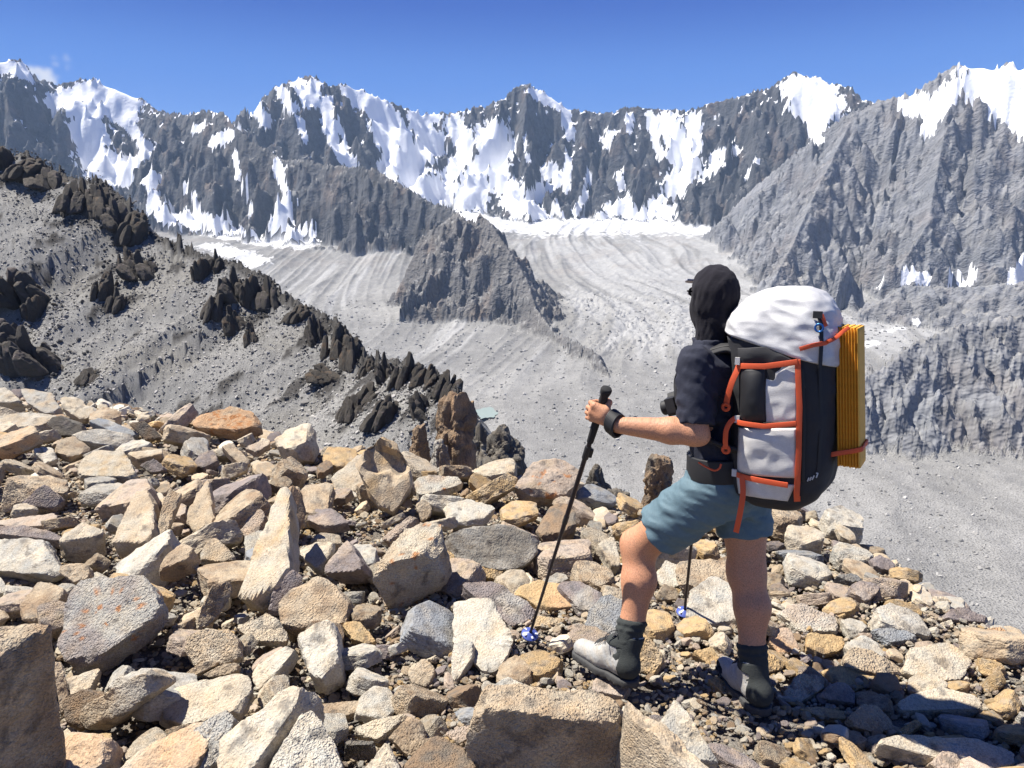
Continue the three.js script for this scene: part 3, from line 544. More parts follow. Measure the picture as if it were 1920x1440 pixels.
  ['slab_rock', 'tan slab at the bottom border left of the slate grey rock', 'cream', 'orange', 22, -6, 1540, [226, 1432, 300, 1388, 375, 1352, 420, 1345, 350, 1402, 335, 1490, 240, 1490]],
  ['block_rock', 'slate grey rock at the bottom border', 'grey', 'blue', 34, -6, 1500, [340, 1402, 362, 1366, 420, 1330, 440, 1346, 416, 1372, 415, 1424, 362, 1446]],
  ['block_rock', 'squarish cream rock right of the huge corner boulder', 'cream', 'orange', 34, -6, 1500, [112, 1446, 119, 1366, 160, 1370, 206, 1386, 196, 1432, 170, 1462]],
  ['flat_rock', 'bright ochre stone right of the tall pale slab', 'ochre', 'orange', 34, 8, 1216, [640, 1166, 676, 1164, 706, 1199, 696, 1211, 660, 1197]],
  ['flat_rock', 'cream wedge near the bottom in the middle of the gravel', 'cream', 'ochre', 22, -8, 1398, [660, 1372, 682, 1355, 770, 1334, 752, 1355, 706, 1386]],
  ['slab_rock', 'white triangular slab at the bottom border', 'pale', 'cream', 36, 0, 1500, [670, 1460, 726, 1384, 760, 1460]],
  ['boulder', 'brown speckled boulder behind the white triangular slab', 'tan', 'brown', 48, 6, 1430, [728, 1382, 770, 1340, 796, 1360, 802, 1392, 770, 1422]],
  ['block_rock', 'dark block with a pale top in the lower gravel', 'dark', 'purple', 12, 0, 1422, [645, 1396, 650, 1388, 706, 1389, 702, 1398]],
  ['flat_rock', 'flat tan rock under the tall pale slab', 'tan', 'brown', 30, 0, 1350, [580, 1322, 626, 1317, 676, 1318, 670, 1338, 622, 1344]],
  ['block_rock', 'squat tan rock in the middle of the gravel', 'tan', 'pink', 40, -4, 1296, [762, 1252, 800, 1230, 817, 1255, 802, 1288, 772, 1280]],
  ['flat_rock', 'pink triangular plate left of the large front boulder', 'pink', 'tan', 26, -4, 1402, [830, 1371, 886, 1358, 891, 1376, 859, 1396]],
  ['boulder', 'smooth orange boulder right of the rear leg', 'orange', 'pink', 38, -4, 1232, [1442, 1202, 1450, 1174, 1480, 1175, 1501, 1210, 1496, 1222, 1460, 1226]],
  ['boulder', 'yellow tan boulder right of the smooth orange boulder', 'ochre', 'cream', 38, 2, 1236, [1512, 1216, 1515, 1184, 1546, 1189, 1586, 1196, 1576, 1220, 1540, 1228]],
  ['slab_rock', 'flat blue grey slab on the right', 'blue', 'purple', 18, 0, 1216, [1635, 1176, 1690, 1174, 1726, 1195, 1666, 1205]],
  ['slab_rock', 'large pale speckled slab behind the blue grey slab', 'pale', 'grey', 22, 10, 1202, [1640, 1142, 1672, 1128, 1716, 1142, 1760, 1194, 1702, 1186, 1644, 1164]],
  ['slab_rock', 'lilac slab tilted up on the right edge of the rubble', 'purple', 'pink', 30, 4, 1144, [1590, 1102, 1610, 1088, 1656, 1094, 1642, 1118, 1622, 1126]],
  ['slab_rock', 'dark grey plate behind the lilac slab', 'blue', 'dark', 22, 4, 1096, [1564, 1077, 1600, 1074, 1622, 1087, 1596, 1091]],
  ['slab_rock', 'purple block on the skyline of the right edge', 'purple', 'pink', 36, 10, 1074, [1634, 1047, 1650, 1039, 1681, 1055, 1676, 1070, 1646, 1066]],
  ['slab_rock', 'long dark purple slab on the right skyline', 'purple', 'grey', 32, 10, 1170, [1774, 1156, 1790, 1133, 1862, 1160, 1850, 1166, 1792, 1162]],
  ['slab_rock', 'orange slab on the skyline near the right border', 'orange', 'ochre', 30, 10, 1206, [1838, 1181, 1880, 1174, 1906, 1200, 1896, 1204, 1852, 1192]],
  ['flat_rock', 'cream ochre rock on the skyline left of the dark purple slab', 'cream', 'ochre', 26, 4, 1134, [1728, 1118, 1770, 1116, 1786, 1129, 1752, 1131]],
  ['block_rock', 'small cream cube below the dark purple skyline slab', 'cream', 'tan', 34, 0, 1186, [1754, 1172, 1786, 1159, 1788, 1176, 1764, 1182]],
  ['boulder', 'long tan boulder below the yellow tan boulder', 'tan', 'cream', 30, 8, 1278, [1578, 1230, 1600, 1211, 1640, 1219, 1691, 1255, 1686, 1267, 1644, 1262, 1590, 1249]],
  ['boulder', 'broad pale ochre boulder on the right', 'cream', 'ochre', 28, 0, 1290, [1694, 1252, 1706, 1215, 1780, 1204, 1832, 1230, 1802, 1274, 1722, 1276]],
  ['flat_rock', 'ochre loaf-shaped rock right of the rear boot', 'ochre', 'cream', 26, 4, 1300, [1544, 1256, 1560, 1248, 1640, 1254, 1656, 1278, 1602, 1292, 1560, 1276]],
  ['flat_rock', 'cream plate just right of the rear boot', 'cream', 'pale', 26, -4, 1328, [1468, 1296, 1500, 1261, 1546, 1269, 1542, 1290, 1490, 1322]],
  ['block_rock', 'lilac grey rock between the cream plate and the loaf-shaped rock', 'purple', 'pink', 32, 6, 1334, [1540, 1300, 1562, 1277, 1600, 1285, 1606, 1318, 1562, 1312]],
  ['flat_rock', 'thin ochre slab at the edge of the hiker\'s shadow', 'ochre', 'tan', 22, 0, 1356, [1494, 1327, 1540, 1324, 1590, 1334, 1586, 1348, 1540, 1344]],
  ['boulder', 'round grey tan boulder beside the hiker\'s shadow', 'tan', 'grey', 36, 4, 1388, [1590, 1348, 1620, 1318, 1650, 1324, 1682, 1364, 1642, 1376, 1602, 1362]],
  ['slab_rock', 'undercut cream slab with a black cave-like underside on the right', 'cream', 'tan', 18, 0, 1352, [1674, 1332, 1702, 1300, 1760, 1289, 1852, 1310, 1846, 1328, 1704, 1322]],
  ['slab_rock', 'long cream slab in the lower right corner', 'cream', 'pale', 20, 6, 1460, [1640, 1388, 1700, 1371, 1830, 1384, 1930, 1420, 1850, 1444, 1722, 1412]],
  ['flat_rock', 'ochre chunk above the long lower right slab', 'ochre', 'tan', 34, -12, 1384, [1678, 1372, 1720, 1345, 1732, 1354, 1702, 1379]],
  ['flat_rock', 'rounded pink stone at the bottom border, lower right', 'pink', 'tan', 36, 0, 1470, [1744, 1428, 1768, 1408, 1796, 1412, 1806, 1444, 1760, 1450]],
  ['boulder', 'great pale boulder between the hiker\'s legs', 'pale', 'grey', 22, 2, 1186, [1286, 1166, 1294, 1106, 1330, 1080, 1384, 1094, 1390, 1162, 1340, 1172]],
  ['flat_rock', 'pale flat slab right of the rear knee', 'pale', 'pink', 20, 2, 1192, [1456, 1140, 1510, 1129, 1562, 1150, 1572, 1180, 1500, 1184]],
  ['flat_rock', 'bright ochre wedge beside the rear boot toe', 'ochre', 'orange', 36, 4, 1252, [1300, 1222, 1336, 1212, 1350, 1238, 1330, 1247]],
  ['flat_rock', 'thin ochre stone under the rear boot toe', 'ochre', 'cream', 24, 4, 1302, [1328, 1272, 1342, 1267, 1388, 1294, 1352, 1296]],
  ['block_rock', 'yellow brown rock touching the rear sock', 'ochre', 'brown', 42, 4, 1272, [1430, 1234, 1454, 1225, 1468, 1258, 1438, 1264]],
  ['slab_rock', 'pale slab behind the front shin', 'pale', 'cream', 26, 4, 1108, [1226, 1078, 1250, 1048, 1284, 1060, 1288, 1092, 1248, 1104]],
  ['flat_rock', 'tan slab under the shorts between pole and front knee', 'cream', 'tan', 26, 8, 1072, [1120, 1016, 1152, 1004, 1166, 1060, 1148, 1058]],
];
const footprints = [];   // x, f, radius of what already stands on the ground
function placeKey([name, label, tone, stain, ta, tb, yb, q, o = {}], k) {
  const a = THREE.MathUtils.degToRad(ta), b = THREE.MathUtils.degToRad(tb), n = new THREE.Vector3(Math.sin(b), Math.cos(b) * Math.cos(a), Math.cos(b) * Math.sin(a));
  let low = 0; const out = []; for (let i = 0; i < q.length; i += 2) { out.push([q[i], q[i + 1]]); if (q[i + 1] > out[low][1]) low = i / 2; }
  const foot = groundAt(out[low][0], Math.min(yb, 1800)), anchor = sight(out[low][0], out[low][1], -foot.z + .01), eye = new THREE.Vector3(0, EYE, 0), top = [];
  for (const [px, py] of out) { const d = sight(px, py, 1).sub(eye), t = n.dot(anchor.clone().sub(eye)) / n.dot(d); top.push(eye.clone().addScaledVector(d, clamp(t, 1, 14))); }
  const box = new THREE.Box3().setFromPoints(top), sz = box.getSize(new THREE.Vector3()), rise = Math.max(0, anchor.y - foot.y);
  const thick = o.thick ?? Math.max(rise / Math.max(Math.cos(a), .45) + .05, .28 * Math.min(sz.x, Math.hypot(sz.y, sz.z)));
  const mid = box.getCenter(new THREE.Vector3()), R = mulberry(k * 77 + 5), pts = [...top];
  for (const p of top) { const s = .9 + .16 * R(); pts.push(mid.clone().lerp(p, s).addScaledVector(n, -thick * (.9 + .2 * R()))); }
  const w = (box.max.x - box.min.x), detail = clamp(Math.round(Math.sqrt(w * 1444 / -anchor.z) * 1.15), 8, 19);
  const origin = new THREE.Vector3(mid.x, foot.y, mid.z);
  let dent = null; if (o.dent) { const [px, py, r, depth] = o.dent, dist = -anchor.z, c0 = sight(px, py, 1).sub(eye), t = n.dot(anchor.clone().sub(eye)) / n.dot(c0); dent = { at: eye.clone().addScaledVector(c0, t), r: (r * t) / FOCAL, dir: n.clone().negate(), depth }; }
  const g = blockGeometry(pts, { detail, tone, stain, seed: k + 1, origin, dent, crease: .42, lichen: o.lichen === undefined ? 0 : o.lichen, patch: o.patch ?? .5, rough: .56, edge: 90 });
  const m = mesh(name, g, k % 3 ? M.smoothRock : M.rock); m.position.copy(origin); tag(m, label, name === 'boulder' ? 'boulder' : 'rock');
  const rad = .5 * Math.max(sz.x, sz.z); footprints.push({ x: mid.x, f: -mid.z, r: rad, label, key: true, rx: sz.x / 2, rz: Math.max(sz.z, .1) / 2 });
  return m;
}
KEY.forEach(placeKey);

// rocks of the second rank: a dozen shapes, each copy turned, sized and toned on its own
const VARIANTS = [];
for (let k = 0; k < 14; k++) {
  const R = mulberry(k * 131 + 9), pts = [], flat = .2 + .36 * R() * R() + .03, long = .5 + .6 * R(), sides = 5 + Math.floor(R() * 3);
  for (let i = 0; i < sides; i++) { const a = (i / sides) * 6.283 + R() * .7, r = .8 + .35 * R(); for (const y of [-1, 1]) pts.push(new THREE.Vector3(Math.cos(a) * r * .5 * (1 + .15 * (R() - .5)), y * flat * .5 * (.75 + .45 * R()), Math.sin(a) * r * long * .5 * (1 + .15 * (R() - .5)))); }
  VARIANTS.push(pts);
}
const SHAPES = {};
const shapeOf = (k, tone) => SHAPES[k + tone] ??= blockGeometry(VARIANTS[k], { detail: 8, tone, stain: { tan: 'brown', cream: 'tan', ochre: 'tan', pink: 'tan', purple: 'pink', grey: 'pale', blue: 'grey', brown: 'dark', pale: 'grey', orange: 'ochre' }[tone] ?? 'tan', seed: k + 40, tile: 2.2, chips: 11, crease: .3, rough: .52, edge: 110 });
const footAreas = [[.42, 2.78, .26], [.86, 2.66, .24], [.10, 3.12, .10], [.74, 3.33, .08]];      // boots and pole tips
const clear = (x, f, r, k = .75) => footAreas.every(([a, b, q]) => Math.hypot(x - a, f - b) > q + r * .6) && footprints.every((p) => { const ex = (x - p.x) / (p.rx + r * k), ef = (f - p.f) / (p.rz + r * k); return ex * ex + ef * ef > 1; });
const WORD = { tan: 'tan', cream: 'cream', ochre: 'ochre', pink: 'pinkish', purple: 'purple grey', grey: 'grey', blue: 'blue grey', brown: 'brown', pale: 'pale', orange: 'orange' };
const SECOND = [];
{
  const R = mulberry(4242), tones = ['tan', 'tan', 'tan', 'tan', 'cream', 'cream', 'cream', 'cream', 'pale', 'pale', 'pink', 'pink', 'purple', 'grey', 'ochre', 'ochre', 'tan', 'cream', 'blue', 'brown'];
  let tries = 0;
  while (SECOND.length < 250 && tries++ < 60000) {
    const px = -60 + R() * 2040, edge = px < 480 ? lerp(745, 800, clamp(px / 480)) : px < 1200 ? lerp(800, 925, (px - 480) / 720) : px < 1530 ? 935 : lerp(935, 1185, (px - 1530) / 390), py = edge + 8 + R() * (1450 - edge);
    const g = groundAt(px, py); if (g.missed) continue; const big = lerp(140, 46, Math.pow(clamp(SECOND.length / 250), .6)) * (px < 880 ? 1.18 : 1), r = (big * (.8 + .5 * R()) * -g.z) / FOCAL / 2 * lerp(.8, 1, clamp((py - 750) / 500));
    if (!clear(g.x, -g.z, r, .5)) continue;
    const tone = (px > 1400 && py > 1180 && R() < .35) ? 'ochre' : tones[Math.floor(R() * tones.length)];
    SECOND.push({ x: g.x, f: -g.z, y: g.y, r, tone, k: Math.floor(R() * 14), yaw: R() * 6.283, tilt: (R() - .3) * 1.5, roll: (R() - .5) * 1.2, sy: .75 + .5 * R(), px, py });
    footprints.push({ x: g.x, f: -g.z, r, rx: r * .9, rz: r * .9 });
  }
  const keys = footprints.filter((p) => p.key), seen = new Map();
  for (const s of SECOND) {
    let best = null, bd = 1e9; for (const q of keys) { const d = Math.hypot(q.x - s.x, q.f - s.f); if (d < bd && q.label.split(' ').length < 12) { bd = d; best = q; } }
    const dx = s.x - best.x, df = s.f - best.f, where = Math.abs(dx) > Math.abs(df) ? (dx > 0 ? 'right of' : 'left of') : (df > 0 ? 'behind' : 'in front of');
    s.kind = s.r > .13 ? 'rock' : s.r > .07 ? 'stone' : 'small stone'; s.where = where; s.near = best; s.d = bd;
    s.id = WORD[s.tone] + ' ' + s.kind + '|' + where + '|' + best.label; seen.set(s.id, [...(seen.get(s.id) ?? []), s]);
  }
  const ORD = ['nearest', 'second nearest', 'third nearest', 'fourth nearest', 'fifth nearest', 'sixth nearest'];
  const short = (t) => { const w = t.split(' '); return w.length > 8 ? t : t; };
  for (const list of seen.values()) list.sort((a, b) => a.d - b.d).forEach((s, i) => {
    let t = (list.length > 1 ? ORD[Math.min(i, 5)] + ' ' : '') + WORD[s.tone] + ' ' + s.kind + ' ' + s.where + ' the ' + s.near.label;
    const w = t.split(' '); if (w.length > 16) t = w.slice(0, 16).join(' ').replace(/ (the|a|an|of|with|and|at|in|on|left|right|behind|between|its|that|to|by|near|under|below)$/g, '').replace(/ (the|a|an|of|with|and|at|in|on|left|right|behind|between|its|that|to|by|near|under|below)$/g, '');
    s.label = t;
  });
  for (const s of SECOND) {
    const m = mesh(s.kind === 'rock' ? 'angular_rock' : 'angular_stone', shapeOf(s.k, s.tone), s.k % 5 < 3 ? M.smoothRock : M.rock);
    m.scale.set(s.r * 2, s.r * 2 * s.sy, s.r * 2); m.rotation.set(s.tilt * .7, s.yaw, s.roll * .7, 'YXZ'); m.position.set(s.x, s.y + s.r * .12, -s.f);
    tag(m, s.label, s.kind === 'rock' ? 'rock' : 'stone', 'loose rocks of the rubble ridge');
  }
}
// the uncountable rest: chips and pebbles
function scatter(name, geos, mat, list, parent) {   // one object per shape would be the same stuff, so they are merged under one group
  const grp = new THREE.Group(); grp.name = numbered(name); grp.userData.kind = 'stuff'; scene.add(grp);
  const m4 = new THREE.Matrix4(), q = new THREE.Quaternion(), e = new THREE.Euler(), c = new THREE.Color();
  geos.forEach((g, k) => {
    const mine = list.filter((_, i) => i % geos.length === k), im = new THREE.InstancedMesh(g, mat, mine.length);
    mine.forEach((s, i) => { e.set(s.rx, s.ry, s.rz, 'YXZ'); m4.compose(new THREE.Vector3(s.x, s.y, s.z), q.setFromEuler(e), new THREE.Vector3(s.s, s.s * s.sy, s.s)); im.setMatrixAt(i, m4); im.setColorAt(i, c.setRGB(...s.c)); });
    im.name = 'chips'; im.castShadow = im.receiveShadow = true; im.userData.kind = 'stuff'; grp.add(im);
  });
  return grp;
}
const CHIPS = [];
for (let k = 0; k < 7; k++) { const g = blockGeometry(VARIANTS[k * 2], { detail: 3, edge: 40, seed: k + 80, rough: .8, tile: 1.6, chips: 8, crease: .3 }); g.deleteAttribute('color'); CHIPS.push(g); }
const chipTone = (R) => { const t = Object.values(TONE)[[0, 0, 0, 1, 1, 1, 1, 2, 3, 3, 4, 5, 7, 10, 10, 10][Math.floor(R() * 16)]], v = .7 + .5 * R(); return [t[0] * v * 1.22, t[1] * v * 1.22, t[2] * v * 1.22]; };
{
  const R = mulberry(99), list = [];
  const put = (x, f, s, lift) => list.push({ x, y: gravelTop(x, f) + lift, z: -f, s, sy: .7 + .5 * R(), rx: (R() - .5) * 1.3, ry: R() * 6.283, rz: (R() - .5) * 1.3, c: chipTone(R) });
  for (let i = 0; i < 9000; i++) { const f = 1.4 + 11 * Math.pow(R(), .8), x = -9.5 + 13.2 * R(); if (Math.abs(x) > f * .85 + 1.2 || outside(PLATEAU, x, f) > 1.2) continue; const s = .07 + .15 * R() * R(); if (!clear(x, f, s * .3)) continue; put(x, f, s * (1 + f * .03), .012 + .05 * R() * R()); }
  for (let i = 0; i < 26000; i++) { const f = 1.4 + 8.5 * Math.pow(R(), 1.1), x = -7 + 10.5 * R(); if (Math.abs(x) > f * .85 + 1 || outside(PLATEAU, x, f) > 1) continue; put(x, f, .03 + .045 * R() * R(), .004); }
  for (let i = 0; i < 52000; i++) { const f = 1.4 + 4.2 * Math.pow(R(), 1.2), x = -4 + 6.6 * R(); if (Math.abs(x) > f * .85 + .6) continue; put(x, f, .011 + .02 * R(), 0); }
  scatter('gravel', CHIPS, M.stone, list);
}

// ---------------------------------------------------------------- pinnacles and dark boulders at the brink, crags and scree of the spur beyond, the meltwater lake
function standing(name, label, category, px, base, f, wide, high, o) {
  const foot = sight(px, base, f), sc = -foot.z / FOCAL, W = wide * sc / 2, H = high * sc, R = mulberry(px * 7 + 1), pts = [];
  for (const [t, k] of o.form ?? [[-.25, 1.05], [0, 1], [.5, .8], [.85, .62], [1, .4]]) for (let i = 0; i < 7; i++) { const a = i / 7 * 6.283 + R() * .8; pts.push(V0(foot.x + Math.cos(a) * W * k * (.85 + .3 * R()) + (o.lean ?? 0) * W * t, foot.y + H * t * (.94 + .1 * R()), foot.z + Math.sin(a) * W * k * .9 * (.85 + .3 * R()))); }
  const m = mesh(name, blockGeometry(pts, { detail: 20, tone: o.tone, stain: o.stain, seed: px % 97, origin: foot, rough: 1.1, tall: o.tall ?? 1, tile: .9, lichen: o.lichen ?? 0, chips: 10 }), M.rock); m.position.copy(foot); tag(m, label, category); return m;
}
function V0(x, y, z) { return new THREE.Vector3(x, y, z); }
standing('rock_pinnacle', 'fissured brown rock pinnacle standing at the brink of the rubble', 'pinnacle', 850, 868, 7.6, 84, 150, { tone: 'brown', stain: 'orange', tall: .9, form: [[-.3, 1.1], [0, 1.05], [.5, .95], [.9, .72], [1, .5]], lean: .12 });
standing('rock_pinnacle', 'knobbly brown rock leaning on the left foot of the tall pinnacle', 'pinnacle', 787, 866, 7.45, 46, 80, { tone: 'brown', stain: 'tan', tall: .6 });
standing('rock_pinnacle', 'small grey cone of rock at the foot of the tall pinnacle', 'pinnacle', 824, 874, 7.2, 46, 56, { tone: 'grey', stain: 'brown', tall: 1 });
standing('rock_pinnacle', 'dark brown column of rock behind the hiker\'s waist', 'pinnacle', 1233, 948, 6.4, 62, 108, { tone: 'brown', stain: 'dark', tall: .8, form: [[-.3, 1.05], [0, 1], [.5, 1], [.95, .9], [1, .75]] });
standing('boulder', 'dark grey sharp boulder at the brink right of the tall pinnacle', 'boulder', 944, 872, 9.5, 96, 78, { tone: 'dark', stain: 'dark', tall: .6, form: [[-.3, 1.1], [0, 1.05], [.5, .8], [1, .25]] });
standing('boulder', 'black jagged boulder just beyond the rust spotted boulder', 'boulder', 1118, 930, 8.4, 62, 74, { tone: 'dark', stain: 'dark', tall: 1.2, form: [[-.3, 1.1], [0, 1.05], [.5, .7], [1, .25]] });
standing('boulder', 'low black crag below the brink left of the dark brown column', 'boulder', 1160, 955, 8.0, 90, 42, { tone: 'dark', stain: 'dark', tall: 1 });
standing('boulder', 'dark broken crag between the tall pinnacle and the sharp boulder', 'boulder', 900, 862, 11, 60, 84, { tone: 'dark', stain: 'grey', tall: 1.4, form: [[-.3, 1.2], [0, 1.1], [.5, .7], [1, .3]] });
{
  const geos = [0, 1, 2, 3, 4].map((k) => {                     // fractured outcrops: leaning shards wedged together
    const R = mulberry(k * 57 + 2), parts = [], dip = R() * 6.283, n = 12 + k % 3;
    for (let i = 0; i < n; i++) {
      const a = R() * 6.283, rr = i ? .16 + .34 * R() : 0, cx = Math.cos(a) * rr, cz = Math.sin(a) * rr, hh = (1 - rr * 1.25) * (.75 + .4 * R()), w = .11 + .11 * R(), pts = [];
      for (const [t, q] of [[-.5, 1.15], [.1, 1], [.6, .8], [1, .18 + .4 * R()]]) for (let s = 0; s < 5; s++) { const b = s / 5 * 6.283 + R() * .8; pts.push(V0(cx + Math.cos(b) * w * q * (.7 + .6 * R()) + Math.cos(dip) * t * .16 * (.6 + R()), hh * t * (.88 + .24 * R()), cz + Math.sin(b) * w * q * (.7 + .6 * R()) + Math.sin(dip) * t * .16 * (.6 + R()))); }
      parts.push(blockGeometry(pts, { detail: 7, edge: 140, tone: 'dark', stain: k % 2 ? 'brown' : 'purple', seed: k * 9 + i + 3, origin: V0(0, 0, 0), rough: .42, tile: .5, chips: 12, crease: .22, patch: .42 }));
    }
    return mergeGeometries(parts);
  });
  M.cragRock = new THREE.MeshStandardMaterial({ vertexColors: true, roughness: .95, map: rockGrain, bumpMap: rockRelief, bumpScale: .22, color: rgb0(.7, .68, .67) });
  function rgb0(r, g, b) { return new THREE.Color().setRGB(r, g, b); }
  // [px, py of the foot, width px, height px]
  const crest = [[12, 302, 60, 34], [52, 322, 62, 36], [92, 340, 56, 34], [135, 378, 52, 50], [160, 372, 44, 40], [192, 388, 50, 52], [222, 412, 50, 50], [250, 436, 54, 56], [385, 512, 40, 40], [402, 500, 26, 36], [446, 545, 44, 48], [478, 552, 46, 52], [505, 560, 46, 46], [560, 590, 40, 30], [594, 628, 34, 52], [634, 648, 46, 60], [662, 672, 40, 54], [690, 694, 30, 34], [726, 704, 34, 48], [762, 706, 52, 50], [800, 712, 46, 40], [834, 726, 42, 44]];
  const slope = [[40, 548, 84, 58], [76, 580, 48, 40], [200, 545, 44, 52], [216, 570, 34, 36], [238, 486, 26, 36], [268, 506, 52, 40], [20, 640, 72, 56], [58, 672, 84, 66], [90, 694, 48, 36], [166, 706, 42, 24], [410, 576, 50, 56], [440, 606, 40, 44], [474, 634, 26, 40], [610, 700, 60, 26], [660, 770, 50, 40], [720, 780, 56, 54], [690, 740, 50, 34], [790, 770, 46, 50]];
  const ORDW = ['first', 'second', 'third', 'fourth', 'fifth', 'sixth', 'seventh', 'eighth', 'ninth', 'tenth', 'eleventh', 'twelfth', 'thirteenth', 'fourteenth', 'fifteenth', 'sixteenth', 'seventeenth', 'eighteenth', 'nineteenth', 'twentieth', 'twenty-first', 'twenty-second', 'twenty-third', 'twenty-fourth'];
  const R = mulberry(31);
  M.cragSpots = [];
  const lay0 = (list, text, group) => list.sort((a, b) => a[0] - b[0]).forEach(([px, py, w, h], i) => {
    const p = strike(px, py + 4, 60, 260); if (!p) return;
    const s = -p.z / FOCAL, m = mesh('rock_outcrop', geos[Math.floor(R() * 5)], M.cragRock); m.position.copy(p); m.position.y -= h * s * .12; m.scale.set(w * s * 1.15, h * s * 1.12, w * s * 1.2); m.rotation.y = R() * 6.28;
    M.cragSpots.push([p.x, -p.z, w * s]); tag(m, text.replace('#', ORDW[i]), 'crag', group);
  });
  lay0(crest, 'dark jagged crag on the crest of the scree spur, # from the left', 'crags along the spur crest');
  lay0(slope, 'dark crag sticking out of the grey scree slope, # from the left', 'crags in the scree slope');
}
{
  const R = mulberry(515), list = [], info = { d: 0, crag: 0, gully: 0, own: 0, above: 0 };
  for (let i = 0; i < 60000; i++) {
    const px = -60 + R() * 960, py = 280 + R() * 560, f = 70 + 135 * R(), az = (px - 960) / FOCAL, x = az * f * 1.02; info.crag = 0; const y = land(x, f, info); if (info.own < 0 || !RIDGES[info.own].near) continue;
    const k = info.crag, s = .16 + .55 * Math.pow(R(), 5), v = (k > .4 ? .10 : .27) * (.75 + .6 * R());
    list.push({ x, y: y + s * .1, z: -f, s, sy: .7 + .6 * R(), rx: (R() - .5) * 1.6, ry: R() * 6.283, rz: (R() - .5) * 1.6, c: [v * 1.05, v, v * .93] });
  }
  for (const [cx, cf, w] of M.cragSpots) for (let i = 0; i < 170; i++) {
    const a = R() * 6.283, r = w * (.25 + 1.0 * Math.pow(R(), 1.3)), x = cx + Math.cos(a) * r + r * .25, f = cf + Math.sin(a) * r * 1.2 - r * .3, y = land(x, f), s = (.25 + 1.0 * R() * R() * R()) * clamp(w / 4, .6, 1.3), v = (R() < .7 ? .07 : .16) * (.7 + .6 * R());
    list.push({ x, y: y + s * .1, z: -f, s, sy: .8 + .7 * R(), rx: (R() - .5) * 1.8, ry: R() * 6.283, rz: (R() - .5) * 1.8, c: [v * 1.06, v, v * .93] });
  }
  delete M.cragSpots;
  scatter('scree', CHIPS, new THREE.MeshStandardMaterial({ roughness: .95 }), list);
}
{
  const R = mulberry(808), list = [], info = { d: 0, crag: 0, gully: 0, own: 0, above: 0 };
  for (let i = 0; i < 26000; i++) {
    const f = 430 + 2000 * Math.pow(R(), 1.4), x = (R() - .42) * 1.5 * f * .75, y = land(x, f, info); if (info.own !== -1) continue;
    const s = (.8 + 4.6 * Math.pow(R(), 6)) * (.7 + f / 1600), v = .13 + .24 * R();
    list.push({ x, y: y + s * .1, z: -f, s, sy: .7 + .6 * R(), rx: (R() - .5) * 1.6, ry: R() * 6.283, rz: (R() - .5) * 1.6, c: [v * 1.03, v, v * .95] });
  }
  scatter('moraine_boulders', CHIPS.slice(0, 4), new THREE.MeshStandardMaterial({ roughness: .95 }), list);
}
{
  const p = strike(912, 778, 700); if (p) {
    const s = new THREE.Shape(); for (let i = 0; i <= 40; i++) { const a = i / 40 * 6.2832, r = 1 + .25 * n2(Math.cos(a) * 1.3 + 5, Math.sin(a) * 1.3); s[i ? 'lineTo' : 'moveTo'](Math.cos(a) * 19 * r, Math.sin(a) * 44 * r); }
    const g = new THREE.ShapeGeometry(s); g.rotateX(-Math.PI / 2); let y = -1e9; for (const [a, b] of [[0, 0], [15, 0], [-15, 0], [0, 40], [0, -40]]) y = Math.max(y, land(p.x + a, -p.z + b)); g.translate(p.x, y + .4, p.z);
    mesh('lake', g, new THREE.MeshPhysicalMaterial({ color: rgbL(.27, .33, .31), roughness: .2 })).userData.kind = 'structure';
  }
}
function rgbL(r, g, b) { return new THREE.Color().setRGB(r, g, b); }
